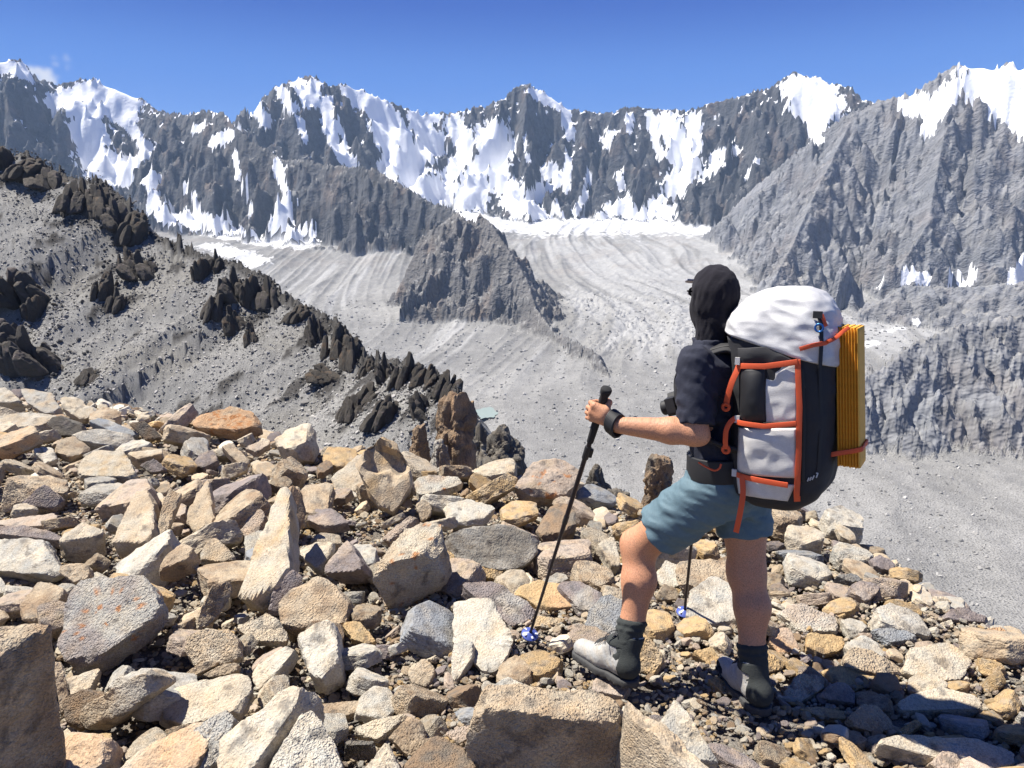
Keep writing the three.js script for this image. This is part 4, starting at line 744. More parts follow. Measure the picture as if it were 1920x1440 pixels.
// ---------------------------------------------------------------- the hiker
const V = (x, y, z) => new THREE.Vector3(x, y, z);
function surfaceNets(sdf, lo, hi, cell) {
  const nx = Math.ceil((hi.x - lo.x) / cell) + 1, ny = Math.ceil((hi.y - lo.y) / cell) + 1, nz = Math.ceil((hi.z - lo.z) / cell) + 1, F = new Float32Array(nx * ny * nz), at = (i, j, k) => (i * ny + j) * nz + k, p = V();
  for (let i = 0; i < nx; i++) for (let j = 0; j < ny; j++) for (let k = 0; k < nz; k++) F[at(i, j, k)] = sdf(p.set(lo.x + i * cell, lo.y + j * cell, lo.z + k * cell));
  const id = new Int32Array(nx * ny * nz).fill(-1), pos = [], idx = [];
  const C = [[0, 0, 0], [1, 0, 0], [0, 1, 0], [1, 1, 0], [0, 0, 1], [1, 0, 1], [0, 1, 1], [1, 1, 1]], E = [[0, 1], [2, 3], [4, 5], [6, 7], [0, 2], [1, 3], [4, 6], [5, 7], [0, 4], [1, 5], [2, 6], [3, 7]];
  for (let i = 0; i < nx - 1; i++) for (let j = 0; j < ny - 1; j++) for (let k = 0; k < nz - 1; k++) {
    const v = C.map(([a, b, c]) => F[at(i + a, j + b, k + c)]); let neg = 0; for (const q of v) if (q < 0) neg++; if (neg === 0 || neg === 8) continue;
    let x = 0, y = 0, z = 0, n = 0;
    for (const [a, b] of E) if ((v[a] < 0) !== (v[b] < 0)) { const t = v[a] / (v[a] - v[b]); x += lerp(C[a][0], C[b][0], t); y += lerp(C[a][1], C[b][1], t); z += lerp(C[a][2], C[b][2], t); n++; }
    id[at(i, j, k)] = pos.length / 3; pos.push(lo.x + (i + x / n) * cell, lo.y + (j + y / n) * cell, lo.z + (k + z / n) * cell);
  }
  const quad = (a, b, c, d, flip) => { if (a < 0 || b < 0 || c < 0 || d < 0) return; if (flip) idx.push(a, c, b, a, d, c); else idx.push(a, b, c, a, c, d); };
  for (let i = 1; i < nx - 1; i++) for (let j = 1; j < ny - 1; j++) for (let k = 1; k < nz - 1; k++) {
    const s = F[at(i, j, k)] < 0;
    if (s !== F[at(i + 1, j, k)] < 0) quad(id[at(i, j - 1, k - 1)], id[at(i, j, k - 1)], id[at(i, j, k)], id[at(i, j - 1, k)], !s);
    if (s !== F[at(i, j + 1, k)] < 0) quad(id[at(i - 1, j, k - 1)], id[at(i - 1, j, k)], id[at(i, j, k)], id[at(i, j, k - 1)], !s);
    if (s !== F[at(i, j, k + 1)] < 0) quad(id[at(i - 1, j - 1, k)], id[at(i, j - 1, k)], id[at(i, j, k)], id[at(i - 1, j, k)], !s);
  }
  const uv = []; for (let i = 0; i < pos.length; i += 3) uv.push((pos[i] + .3 * pos[i + 2]) / .25, (pos[i + 1] + .5 * pos[i + 2]) / .25);
  return indexed(pos, idx, null, uv);
}
const smin = (a, b, k) => { const h = Math.max(k - Math.abs(a - b), 0) / k; return Math.min(a, b) - h * h * k * .25; };
const cone = (p, a, b, ra, rb) => { const dx = b.x - a.x, dy = b.y - a.y, dz = b.z - a.z, t = clamp(((p.x - a.x) * dx + (p.y - a.y) * dy + (p.z - a.z) * dz) / (dx * dx + dy * dy + dz * dz)); return Math.hypot(p.x - a.x - dx * t, p.y - a.y - dy * t, p.z - a.z - dz * t) - lerp(ra, rb, t); };
const bounds = (list, pad) => { const b = new THREE.Box3().setFromPoints(list); b.expandByScalar(pad); return b; };
const UP = V(0, 1, 0), FW = V(-.85, 0, -.53).normalize(), LF = new THREE.Vector3().crossVectors(UP, FW).normalize(), BK = FW.clone().negate();
const off = (p, f, l, u) => p.clone().addScaledVector(FW, f).addScaledVector(LF, l).addScaledVector(UP, u);
const HF = V(-.36, 0, -.93).normalize(), HL = new THREE.Vector3().crossVectors(UP, HF).normalize();
const hoff = (p, f, l, u) => p.clone().addScaledVector(HF, f).addScaledVector(HL, l).addScaledVector(UP, u);   // the head is turned further away than the body
// joints
const pelvis = sight(1366, 895, 2.74), waist = sight(1352, 820, 2.73), chest = sight(1338, 715, 2.72), neckBase = sight(1336, 645, 2.72), headC = sight(1337, 556, 2.72);
const hipL = off(pelvis, .01, .088, -.02), hipR = off(pelvis, -.02, -.088, -.02);
const kneeL = sight(1200, 1022, 2.84), ankleL = sight(1181, 1213, 2.735), kneeR = sight(1402, 1072, 2.73), ankleR = sight(1412, 1262, 2.615);
const shL = sight(1303, 681, 2.59), elL = sight(1303, 812, 2.53), wrL = sight(1158, 797, 2.60), shR = off(shL, -.02, -.335, .0), elR = off(shR, -.04, -.02, -.26), wrR = sight(1345, 838, 2.97);
const gripTop = sight(1138, 727, 2.62), tipL = sight(989, 1204, 3.12), axL = tipL.clone().sub(gripTop).normalize(), grip = gripTop.clone().addScaledVector(axL, .098);
const tipR = sight(1282, 1163, 3.33), gripR = sight(1318, 800, 3.03), axR = tipR.clone().sub(gripR).normalize();

const M_ = (o) => new THREE.MeshStandardMaterial(o), rgb = (r, g, b) => new THREE.Color().setRGB(r, g, b);
const weave = tileTexture(256, (u, v) => { const s = .86 + .10 * torus(u, v, 60, 3) + .10 * tfbm(u, v, 6, 5, 3); return [s, s, s]; });
const skinTone = tileTexture(512, (u, v) => { const s = .86 + .07 * tfbm(u, v, 7, 3, 4) + .16 * torus(u, v, 30, 5) + .17 * torus(u, v, 62, 9), w = .07 * tfbm(u, v, 5, 9, 3) + .05 * torus(u, v, 60, 12); return [s + w * .6, s - .3 * w, s - w]; });
Object.assign(M, {
  skin: M_({ color: rgb(.56, .265, .145), roughness: .62, map: skinTone, bumpMap: skinTone, bumpScale: .0009 }), shirt: M_({ color: rgb(.014, .017, .034), roughness: .9, map: weave, bumpMap: weave, bumpScale: .002 }),
  shorts: M_({ color: rgb(.10, .165, .20), roughness: .75, map: weave, bumpMap: weave, bumpScale: .0015 }), hood: M_({ color: rgb(.0075, .0062, .012), roughness: 1, map: weave, bumpMap: weave, bumpScale: .003 }),
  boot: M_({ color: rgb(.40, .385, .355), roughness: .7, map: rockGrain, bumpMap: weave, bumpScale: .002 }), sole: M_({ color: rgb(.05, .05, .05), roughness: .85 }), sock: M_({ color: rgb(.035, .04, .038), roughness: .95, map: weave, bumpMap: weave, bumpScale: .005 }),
  black: M_({ color: rgb(.012, .012, .013), roughness: .6 }), lace: M_({ color: rgb(.04, .04, .042), roughness: .8 }), cap: M_({ color: rgb(.42, .42, .46), roughness: .8 }), glass: M_({ color: rgb(.01, .01, .012), roughness: .15 }),
});
const person = new THREE.Group(); person.name = numbered('person'); scene.add(person);
tag(person, 'hiker in navy shirt, dark hood and blue shorts standing with one foot raised', 'person');
{
  const base = off(pelvis, 0, 0, 0); base.y = 0; person.position.copy(base);
  const wear = (name, g, mat, parent = person) => { g.translate(-base.x, -base.y, -base.z); const m = add(new THREE.Mesh(g, mat), name, parent); return m; };
  const levels = [[off(pelvis, 0, 0, -.10), .10, .09], [off(pelvis, 0, 0, -.04), .155, .112], [pelvis, .16, .112], [waist, .138, .098], [off(chest, 0, 0, -.05), .155, .112], [chest, .163, .115], [off(chest, -.01, 0, .075), .15, .095], [neckBase, .07, .06]];
  const torso = (p, grow) => {
    let k = 0; while (k < levels.length - 2 && p.y > levels[k + 1][0].y) k++;
    const A = levels[k], B = levels[k + 1], t = clamp((p.y - A[0].y) / (B[0].y - A[0].y)), cx = lerp(A[0].x, B[0].x, t), cz = lerp(A[0].z, B[0].z, t), w = lerp(A[1], B[1], t) + grow, d = lerp(A[2], B[2], t) + grow;
    const l = (p.x - cx) * LF.x + (p.z - cz) * LF.z, f = (p.x - cx) * FW.x + (p.z - cz) * FW.z, m = (Math.hypot(l / w, f / d) - 1) * Math.min(w, d);
    return Math.max(m, levels[0][0].y - grow - p.y, p.y - neckBase.y - .01 - grow);
  };
  const along = (a, b, t) => a.clone().lerp(b, t), calf = (k, a) => off(along(k, a, .34), -.010, 0, 0);
  const leg = (p, h, k, a, g = 0) => {
    const m = along(h, k, .5), c = calf(k, a), e = along(k, a, .78);
    const thigh = smin(cone(p, h, m, .092 + g, .083 + g), cone(p, m, k, .083 + g, .064 + g), .02), lower = smin(cone(p, off(k, .008, 0, -.01), c, .057 + g, .0605 + g), cone(p, c, e, .0605 + g, .044 + g), .04);
    return smin(smin(thigh, lower, .05), cone(p, off(k, .034, .004, .012), off(k, .03, .002, -.03), .034, .03), .03);      // the last is the kneecap
  };
  const shin2 = (p, k, a) => cone(p, along(k, a, .74), a, .043, .039);
  const arm = (p, s, e, w, g = 0) => smin(cone(p, s, e, .053 + g, .042 + g), smin(cone(p, e, along(e, w, .3), .043 + g, .044 + g), cone(p, along(e, w, .3), w, .044 + g, .0285 + g), .02), .02);
  const head = (p, g = 0) => {
    const q = p.clone().sub(headC).multiplyScalar(1.09), f = q.dot(HF), l = q.dot(HL), u = q.y;
    let d = (Math.hypot((f + .012) / (.098 + g), l / (.077 + g), (u - .018) / (.098 + g)) - 1) * (.085 + g);
    d = smin(d, (Math.hypot((f - .03) / (.062 + g), l / (.058 + g), (u + .06) / (.062 + g)) - 1) * (.06 + g), .04);            // jaw
    return d;
  };
  // hands: palm beside the grip, four fingers round its front, thumb over the top
  const handParts = (g, ax, wr, side) => {
    const L = LF.clone().multiplyScalar(side), at = (f, l, a) => g.clone().addScaledVector(FW, f).addScaledVector(L, l).addScaledVector(ax, a), prims = [];
    const P = (a, b, ra, rb, k = .006) => prims.push([a, b, ra, rb, k]);
    P(wr, at(-.028, .026, .018), .027, .024, .02); P(at(-.03, .026, -.004), at(.012, .03, -.026), .021, .015, .016); P(at(-.03, .026, .02), at(.010, .03, .026), .021, .014, .016); P(at(-.028, .028, .008), at(.014, .032, 0), .02, .014, .016);
    for (let i = 0; i < 4; i++) {
      const a = -.033 + i * .0215, s = [.95, 1.05, 1, .85][i], r = [.0092, .0095, .009, .008][i];
      P(at(.012, .031, a * .85), at(.041 * s, .010, a), r * 1.12, r, .004); P(at(.041 * s, .010, a), at(.033 * s, -.022, a + .002), r, r * .95, .002); P(at(.033 * s, -.022, a + .002), at(.008, -.026, a + .003), r * .95, r * .8, .002);
    }
    P(at(-.028, .016, -.012), at(-.020, -.012, -.036), .014, .0115, .01); P(at(-.020, -.012, -.036), at(.008, -.024, -.050), .0115, .0085, .004);
    return (p) => { let d = 1; for (const [a, b, ra, rb, k] of prims) d = smin(d, cone(p, a, b, ra, rb), k); return d; };
  };
  const handL = handParts(grip, axL, wrL, 1), gR = gripR.clone().addScaledVector(axR, .03), handR = handParts(gR, axR, wrR, -1);
  const bodyBox = bounds([headC, ankleL, ankleR, wrL, wrR, elL, elR], .16);
  const bodySdf = (p) => {
    let d = torso(p, -.012);
    d = smin(d, leg(p, hipL, kneeL, ankleL), .03); d = smin(d, leg(p, hipR, kneeR, ankleR), .03); d = smin(d, shin2(p, kneeL, ankleL), .02); d = smin(d, shin2(p, kneeR, ankleR), .02);
    d = smin(d, arm(p, shL, elL, wrL), .03); d = smin(d, cone(p, off(elL, -.026, -.004, -.012), off(elL, -.02, .0, .01), .022, .02), .02); d = smin(d, arm(p, shR, elR, wrR), .03);
    d = smin(d, cone(p, off(neckBase, -.01, 0, -.03), hoff(headC, -.015, 0, -.05), .058, .052), .03);
    const q = p.clone().sub(headC); if (q.lengthSq() < .05) {
      d = smin(d, head(p), .015);
      d = smin(d, cone(p, hoff(headC, .088, 0, .015), hoff(headC, .112, 0, -.022), .010, .014), .014);                       // nose
      for (const s of [-1, 1]) d = Math.max(d, -(p.distanceTo(hoff(headC, .102, .033 * s, .012)) - .016));                 // eye sockets
      for (const s of [-1, 1]) d = smin(d, cone(p, hoff(headC, -.005, .062 * s, .018), hoff(headC, .0, .063 * s, -.02), .012, .009), .006);   // ears
      d = smin(d, cone(p, hoff(headC, .088, .02, -.058), hoff(headC, .088, -.02, -.058), .007, .007), .008);                // lips
      d = Math.max(d, -cone(p, hoff(headC, .098, .022, -.058), hoff(headC, .098, -.022, -.058), .003, .003));
    }
    return d;
  };
  const body = surfaceNets(bodySdf, bodyBox.min, bodyBox.max, .009);
  const hl = bounds([grip, wrL], .075), hr = bounds([gR, wrR], .075);
  wear('body', mergeGeometries([body, surfaceNets(handL, hl.min, hl.max, .003), surfaceNets(handR, hr.min, hr.max, .003)]), M.skin);
  for (const s of [-1, 1]) { const e = new THREE.SphereGeometry(.0115, 16, 12); e.translate(...hoff(headC, .091, .033 * s, .012).toArray()); wear('eye', e, M.cap); }
  // shirt with short sleeves
  {
    const b = bounds([off(pelvis, .14, .2, -.02), off(pelvis, -.14, -.2, -.02), neckBase, shL, elL, shR, elR], .09);
    const sl = (s, e) => ({ s, e: along(s, e, .88), n: e.clone().sub(s).normalize() }), A = sl(shL, elL), B = sl(shR, elR);
    const sdf = (p) => {
      const fold = .0045 * n3(p.x * 16 + p.y * 22, p.y * 9, p.z * 16) + .0025 * n3(p.x * 40, p.y * 26, p.z * 40);
      let d = Math.max(torso(p, .010), pelvis.y + .0 - p.y);
      for (const q of [A, B]) { let t = cone(p, q.s, q.e, .062, .062); const cut = (p.x - q.e.x) * q.n.x + (p.y - q.e.y) * q.n.y + (p.z - q.e.z) * q.n.z; t = Math.max(t, cut); d = smin(d, t, .05); d = Math.max(d, Math.min(cut, 1) > 0 && p.distanceTo(q.e) < .11 ? cut : -1); }
      return d + fold;
    };
    wear('shirt', surfaceNets(sdf, b.min, b.max, .008), M.shirt);
  }
  // shorts
  {
    const b = bounds([off(pelvis, .16, .2, .1), off(pelvis, -.16, -.2, .1), kneeL, along(hipR, kneeR, .6)], .14);
    const mk = (h, k, t) => ({ h, e: along(h, k, t), n: k.clone().sub(h).normalize() }), A = mk(hipL, kneeL, .72), B = mk(hipR, kneeR, .62);
    const sdf = (p) => {
      const fold = .006 * n3(p.x * 6 + p.y * 14, p.y * 5 - p.x * 3, p.z * 6) + .0045 * Math.abs(n3(p.x * 12 + p.y * 26, p.y * 7 - p.x * 5, p.z * 11)) - .002;
      let d = Math.max(torso(p, .018), p.y - pelvis.y - .045);
      for (const q of [A, B]) { let t = cone(p, q.h, q.e, .108, .104); const cut = (p.x - q.e.x) * q.n.x + (p.y - q.e.y) * q.n.y + (p.z - q.e.z) * q.n.z; t = Math.max(t, cut); q.cut = cut; d = smin(d, t, .035); }
      if (A.cut > 0 && p.distanceTo(A.e) < .16 && p.distanceTo(A.e) < p.distanceTo(B.e)) d = Math.max(d, A.cut);
      if (B.cut > 0 && p.distanceTo(B.e) < .16 && p.distanceTo(B.e) < p.distanceTo(A.e)) d = Math.max(d, B.cut);
      return d + fold;
    };
    wear('shorts', surfaceNets(sdf, b.min, b.max, .006), M.shorts);
  }
  // hood over head and neck, open at the face
  {
    const b = bounds([headC, off(neckBase, 0, 0, -.02)], .14);
    const sdf = (p) => {
      let d = head(p, .006);
      d = smin(d, cone(p, hoff(headC, -.02, 0, -.03), off(neckBase, -.005, 0, .01), .066, .068), .03);
      d = smin(d, cone(p, hoff(headC, -.07, .01, -.075), hoff(headC, -.105, .01, -.105), .022, .012), .03);
      d += .0035 * n3(p.x * 24, p.y * 14, p.z * 24) + .002 * n3(p.x * 60, p.y * 20, p.z * 60);
      const q = p.clone().sub(hoff(headC, .105, 0, -.005)), f = q.dot(HF), l = q.dot(HL);
      d = Math.max(d, -(Math.hypot(f / .055, l / .04, q.y / .055) - 1) * .05);
      return Math.max(d, neckBase.y - .03 - p.y);
    };
    const hood = wear('hood', surfaceNets(sdf, b.min, b.max, .006), M.hood);
  }
  // the cap's brim under the hood, and sunglasses
  {
    const s = new THREE.Shape(); s.moveTo(-.062, 0); s.quadraticCurveTo(-.06, .045, 0, .05); s.quadraticCurveTo(.06, .045, .062, 0); s.quadraticCurveTo(0, .02, -.062, 0);
    const g = new THREE.ExtrudeGeometry(s, { depth: .004, bevelEnabled: true, bevelSize: .0015, bevelThickness: .0015, bevelSegments: 2, curveSegments: 16 }), m = new THREE.Matrix4().makeBasis(HL.clone().negate(), HF.clone().addScaledVector(UP, -.25).normalize(), UP.clone().addScaledVector(HF, .25).normalize());
    g.applyMatrix4(m); g.translate(...hoff(headC, .068, 0, .056).toArray()); wear('cap_brim', g, M.cap);
    const parts = [];
    for (const q of [-1, 1]) { const e = new THREE.SphereGeometry(1, 20, 12); e.scale(.02, .017, .005); e.applyMatrix4(new THREE.Matrix4().makeBasis(HL, UP, HF)); e.translate(...hoff(headC, .083, .028 * q, .014).toArray()); parts.push(e); const t = new THREE.CapsuleGeometry(.003, .06, 3, 8); t.applyMatrix4(new THREE.Matrix4().makeBasis(HL, HF, UP)); t.translate(...hoff(headC, .03, .066 * q, .018).toArray()); parts.push(t); }
    wear('sunglasses', mergeGeometries(parts.map((g) => g.index ? g.toNonIndexed() : g)), M.glass);
  }
  // boots with socks
  for (const [heel, toe, ankle, knee] of [[sight(1178, 1262, 2.70), sight(1096, 1227, 2.875), ankleL, kneeL], [sight(1424, 1322, 2.575), sight(1362, 1262, 2.795), ankleR, kneeR]]) {
    const h0 = heel.clone(), t0 = toe.clone(); const yb = Math.min(h0.y, t0.y) - .012; h0.y = t0.y = yb + .052;
    const d = t0.clone().sub(h0).normalize(), s = new THREE.Vector3().crossVectors(UP, d).normalize(), L = t0.distanceTo(h0), at = (f, l, u) => h0.clone().addScaledVector(d, f).addScaledVector(s, l).addScaledVector(UP, u);
    const shin = knee.clone().sub(ankle).normalize(), collar = ankle.clone().addScaledVector(shin, .045);
    const b = bounds([at(-.05, .05, -.06), at(L + .06, -.05, -.06), collar], .06);
    const upper = (p, g = 0) => {
      const q = p.clone(); let r = cone(q, at(.0, 0, .005), at(L * .55, 0, .0), .042 + g, .044 + g);
      r = smin(r, cone(q, at(L * .55, .004, -.006), at(L + .012, 0, -.016), .044 + g, .036 + g), .02);
      r = smin(r, cone(q, at(.025, 0, .02), collar, .044 + g, .050 + g), .03); r = smin(r, cone(q, at(L * .5, 0, .015), at(.06, 0, .075), .032 + g, .036 + g), .03);
      const cut = p.clone().sub(collar).dot(shin); return Math.max(r, cut, yb + .012 - p.y);
    };
    const boot = new THREE.Group(); boot.name = 'boot'; person.add(boot);
    wear('upper', surfaceNets((p) => upper(p) + .0012 * n3(p.x * 60, p.y * 60, p.z * 60), b.min, b.max, .0055), M.boot, boot);
    wear('sole', surfaceNets((p) => { const q = V(p.x, Math.max(p.y, yb + .035), p.z); let r = upper(q, .006); const w = p.clone().sub(h0), f = w.dot(d), lug = .004 * Math.sign(Math.sin(f * 190)); return Math.max(r, p.y - yb - .020, yb - .010 + Math.max(0, lug) - p.y); }, b.min, b.max, .0055), M.sole, boot);
    wear('cuff_heel_shade', surfaceNets((p) => { const w = p.clone().sub(h0), f = w.dot(d), c2 = p.clone().sub(collar).dot(shin); return Math.max(upper(p, .004), Math.min(f - L * .07, ankle.y + .012 - p.y), yb + .02 - p.y, c2 + .004); }, b.min, b.max, .0055), M.sock, boot);  // dark cuff above the ankle; its strip down the heel paints in shade
    // rubber rand round the heel and toe, tongue, laces
    const laces = [];
    for (let i = 0; i < 6; i++) for (const q of [-1, 1]) {
      const f0 = L * .66 - i * L * .085, u0 = .058 + i * .0135, c = new THREE.QuadraticBezierCurve3(at(f0, .026 * q, u0 - .012), at(f0 - .004, 0, u0 + .014), at(f0 - L * .06, -.026 * q, u0 - .002)); laces.push(new THREE.TubeGeometry(c, 8, .0024, 6));
    }
    for (const q of [-1, 1]) { const c = new THREE.CatmullRomCurve3([at(L * .2, 0, .135), at(L * .24, .025 * q, .14), at(L * .34, .045 * q, .115), at(L * .32, .052 * q, .085)]); laces.push(new THREE.TubeGeometry(c, 10, .0022, 6)); }
    wear('laces', mergeGeometries(laces), M.lace, boot);
    const sb = bounds([at(.03, 0, .06), ankle.clone().addScaledVector(shin, .12)], .07), sTop = ankle.clone().addScaledVector(shin, .105);
    wear('sock', surfaceNets((p) => { const cut = p.clone().sub(sTop).dot(shin), w = p.clone().sub(ankle).dot(shin); return Math.max(cone(p, at(.03, 0, .03), sTop, .046, .056) + .0025 * Math.sin(w * 260) * (w > .06 ? 1 : .3) + .003 * n3(p.x * 30, p.y * 40, p.z * 30), cut); }, sb.min, sb.max, .0055), M.sock);
  }
  // black loop of the pole round the wrist
  {
    const ax = wrL.clone().sub(grip).normalize(), m = wrL.clone().addScaledVector(ax, -.012), pts = [];
    const n1 = new THREE.Vector3().crossVectors(ax, UP).normalize(), n2v = new THREE.Vector3().crossVectors(n1, ax).normalize(), T = [];
    for (let j = 0; j < 7; j++) { const ring = []; for (let i = 0; i < 20; i++) { const a = (i / 20) * 6.283; ring.push(m.clone().addScaledVector(ax, (j - 3) * .0052 - .012 * Math.cos(a) ).addScaledVector(n1, .036 * Math.sin(a)).addScaledVector(n2v, .037 * Math.cos(a) - .002)); } T.push(new THREE.TubeGeometry(new THREE.CatmullRomCurve3(ring, true), 40, .0055, 8, true)); }
    wear('wrist_strap', mergeGeometries(T), M.black);
  }
}
// ---------------------------------------------------------------- walking poles
Object.assign(M, { shaft: M_({ color: rgb(.03, .026, .034), roughness: .35, metalness: .6 }), foam: M_({ color: rgb(.012, .012, .013), roughness: .9, bumpMap: weave, bumpScale: .001 }), basket: M_({ color: rgb(.06, .09, .32), roughness: .35 }), steel: M_({ color: rgb(.5, .5, .52), roughness: .3, metalness: 1 }), white: M_({ color: rgb(.55, .57, .62), roughness: .5 }) });
function pole(top, tip, label) {
  const ax = tip.clone().sub(top), L = ax.length(); ax.normalize();
  const g = new THREE.Group(); g.name = numbered('walking_pole'); scene.add(g); tag(g, label, 'walking pole', 'walking poles'); g.position.copy(tip);
  const q = new THREE.Quaternion().setFromUnitVectors(V(0, -1, 0), ax);
  const part = (name, geo, y, mat) => { geo.translate(0, y, 0); geo.applyQuaternion(q); return add(new THREE.Mesh(geo, mat), name, g); };
  const prof = (p) => new THREE.LatheGeometry(p.map(([r, y]) => new THREE.Vector2(r, y)), 20);
  part('grip', prof([[.0, .0], [.017, -.001], [.0205, -.008], [.0195, -.02], [.0145, -.035], [.0155, -.05], [.0145, -.066], [.0155, -.082], [.0145, -.1], [.0155, -.118], [.0135, -.135], [.0145, -.16], [.0125, -.235], [.0095, -.24]].reverse()), L, M.foam);
  part('upper_shaft', new THREE.CylinderGeometry(.009, .009, L * .36, 14), L - .2 - L * .18, M.shaft);
  part('lower_shaft', new THREE.CylinderGeometry(.0072, .006, L * .52, 14), L * .29, M.shaft);
  const lock = part('lock', prof([[.0095, -.03], [.0125, -.026], [.0125, .026], [.0095, .03]]), L - .285, M.black);
  const lev = new THREE.BoxGeometry(.010, .034, .014); lev.translate(.0165, L - .283, 0); lev.applyQuaternion(q); add(new THREE.Mesh(lev, M.black), 'lever', lock);
  part('lock', prof([[.0072, -.022], [.0105, -.018], [.0105, .018], [.0072, .022]]), L * .54, M.black);
  part('basket', prof([[.0075, .012], [.012, .010], [.026, .004], [.037, -.002], [.038, -.006], [.024, -.002], [.008, .002]]), .055, M.basket);
  for (let i = 0; i < 5; i++) { const b = new THREE.BoxGeometry(.012, .002, .008); b.translate(.026, .0625, 0); b.rotateY(i * 1.2566); b.applyQuaternion(q); add(new THREE.Mesh(b, M.white), 'basket_mark', g); }
  part('tip', prof([[.0, -.012], [.002, -.01], [.0045, .02], [.0065, .06]]), 0, M.steel);
}
pole(gripTop, tipL, 'black walking pole in the hiker\'s forward hand, crossing the ochre slab');
pole(gripR, tipR, 'walking pole held on the far side, its tip between the hiker\'s legs');
// ---------------------------------------------------------------- the backpack
Object.assign(M, {
  packWhite: M_({ color: rgb(.56, .555, .55), roughness: .5, map: weave, bumpMap: weave, bumpScale: .0015 }), packGrey: M_({ color: rgb(.62, .60, .57), roughness: .42, map: weave, bumpMap: weave, bumpScale: .002 }), packBlack: M_({ color: rgb(.02, .02, .023), roughness: .8, map: weave, bumpMap: weave, bumpScale: .0015 }),
  packDeep: M_({ color: rgb(.010, .010, .012), roughness: .65 }), orange: M_({ color: rgb(.62, .085, .022), roughness: .65, bumpMap: weave, bumpScale: .001 }), mat: M_({ color: rgb(.86, .42, .04), roughness: .7, map: weave }), blueMetal: M_({ color: rgb(.03, .12, .35), roughness: .3, metalness: .7 }),
});
const packC = off(chest, -.29, 0, -.03);
const eyeP = V(0, EYE, 0);
function onSide(px, py, l = .13) { const d = sight(px, py, 1).sub(eyeP), t = (LF.dot(packC) + l - LF.dot(eyeP)) / LF.dot(d), p = eyeP.clone().addScaledVector(d, t).sub(packC); return [p.dot(BK), p.y]; }   // -> along the back, up
const PROFILE = [[946, 1440, 1488, .05], [938, 1408, 1508, .105], [920, 1384, 1534, .135], [895, 1379, 1556, .148], [865, 1381, 1566, .155], [800, 1384, 1569, .16], [740, 1385, 1571, .16], [690, 1383, 1573, .158], [655, 1378, 1574, .155], [625, 1374, 1574, .15], [600, 1379, 1571, .142], [578, 1394, 1565, .128], [560, 1414, 1554, .108], [547, 1440, 1538, .082], [538, 1470, 1514, .045]].map(([py, a, b, w]) => { const A = onSide(a, py, 0), B = onSide(b, py, 0); return { h: (A[1] + B[1]) / 2, a: A[0], b: B[0], w }; });
function packAt(h) { let k = 0; while (k < PROFILE.length - 2 && h > PROFILE[k + 1].h) k++; const A = PROFILE[k], B = PROFILE[k + 1], t = clamp((h - A.h) / (B.h - A.h)); return { a: lerp(A.a, B.a, t), b: lerp(A.b, B.b, t), w: lerp(A.w, B.w, t) }; }
const PN = 3.4;
function sideSurf(b, h, lift = 0) { const s = packAt(h), m = (s.a + s.b) / 2, e = (s.b - s.a) / 2, n = clamp(Math.abs((b - m) / e), 0, .985), w = s.w * Math.pow(1 - Math.pow(n, PN), 1 / PN); return packC.clone().addScaledVector(BK, b).addScaledVector(LF, w + lift).addScaledVector(UP, h); }
const pack = new THREE.Group(); pack.name = numbered('backpack'); scene.add(pack); tag(pack, 'tall white and black expedition backpack with orange straps on the hiker\'s back', 'backpack');
pack.position.copy(packC);
const piece = (name, g, mat, parent = pack) => { g.translate(-packC.x, -packC.y, -packC.z); return add(new THREE.Mesh(g, mat), name, parent); };
function shell(h0, h1, grow, wrinkle, n = 46, m = 72, tilt = 0) {        // a closed lofted skin between two heights
  const pos = [], idx = [], uv = [];
  for (let j = 0; j <= n; j++) for (let i = 0; i < m; i++) {
    const a = (i / m) * 6.2832, c = Math.cos(a), s = Math.sin(a), r = Math.pow(Math.pow(Math.abs(c), PN) + Math.pow(Math.abs(s), PN), -1 / PN);
    const t = j / n, hh0 = h0 + tilt * c, h = lerp(hh0, h1, t), q = packAt(h), mid = (q.a + q.b) / 2, e = (q.b - q.a) / 2;
    const p = packC.clone().addScaledVector(BK, mid + (e + grow) * c * r).addScaledVector(LF, (q.w + grow) * s * r).addScaledVector(UP, h);
    const k = wrinkle * (fbm3(p.x * 5, p.y * 8, p.z * 5, 3) * .012 + (1 - Math.abs(n3(p.x * 8 + p.y * 7, p.y * 9, p.z * 8))) * .009) * smooth(0, .05, t); p.addScaledVector(BK, c * k).addScaledVector(LF, s * k).addScaledVector(UP, k * .4 * smooth(.6, 1, t));
    pos.push(p.x, p.y, p.z); uv.push(a * .18 / .25, h / .25);
    if (j < n) { const i2 = (i + 1) % m, A = j * m + i, B = j * m + i2; idx.push(A, A + m, B, B, A + m, B + m); }
  }
  for (const j of [0, n]) { const c = V(); for (let i = 0; i < m; i++) { const o = (j * m + i) * 3; c.x += pos[o] / m; c.y += pos[o + 1] / m; c.z += pos[o + 2] / m; } const id = pos.length / 3; pos.push(c.x, c.y, c.z); uv.push(0, 0); for (let i = 0; i < m; i++) { const A = j * m + i, B = j * m + (i + 1) % m; if (j) idx.push(A, id, B); else idx.push(A, B, id); } }
  return indexed(pos, idx, null, uv);
}
const H0 = PROFILE[0].h, H1 = PROFILE[PROFILE.length - 1].h;
piece('main_body', shell(H0, onSide(1480, 640)[1], 0, .5), M.packBlack);
piece('lid', shell(onSide(1480, 658)[1], H1, .007, .8, 60, 110, -.055), M.packWhite);
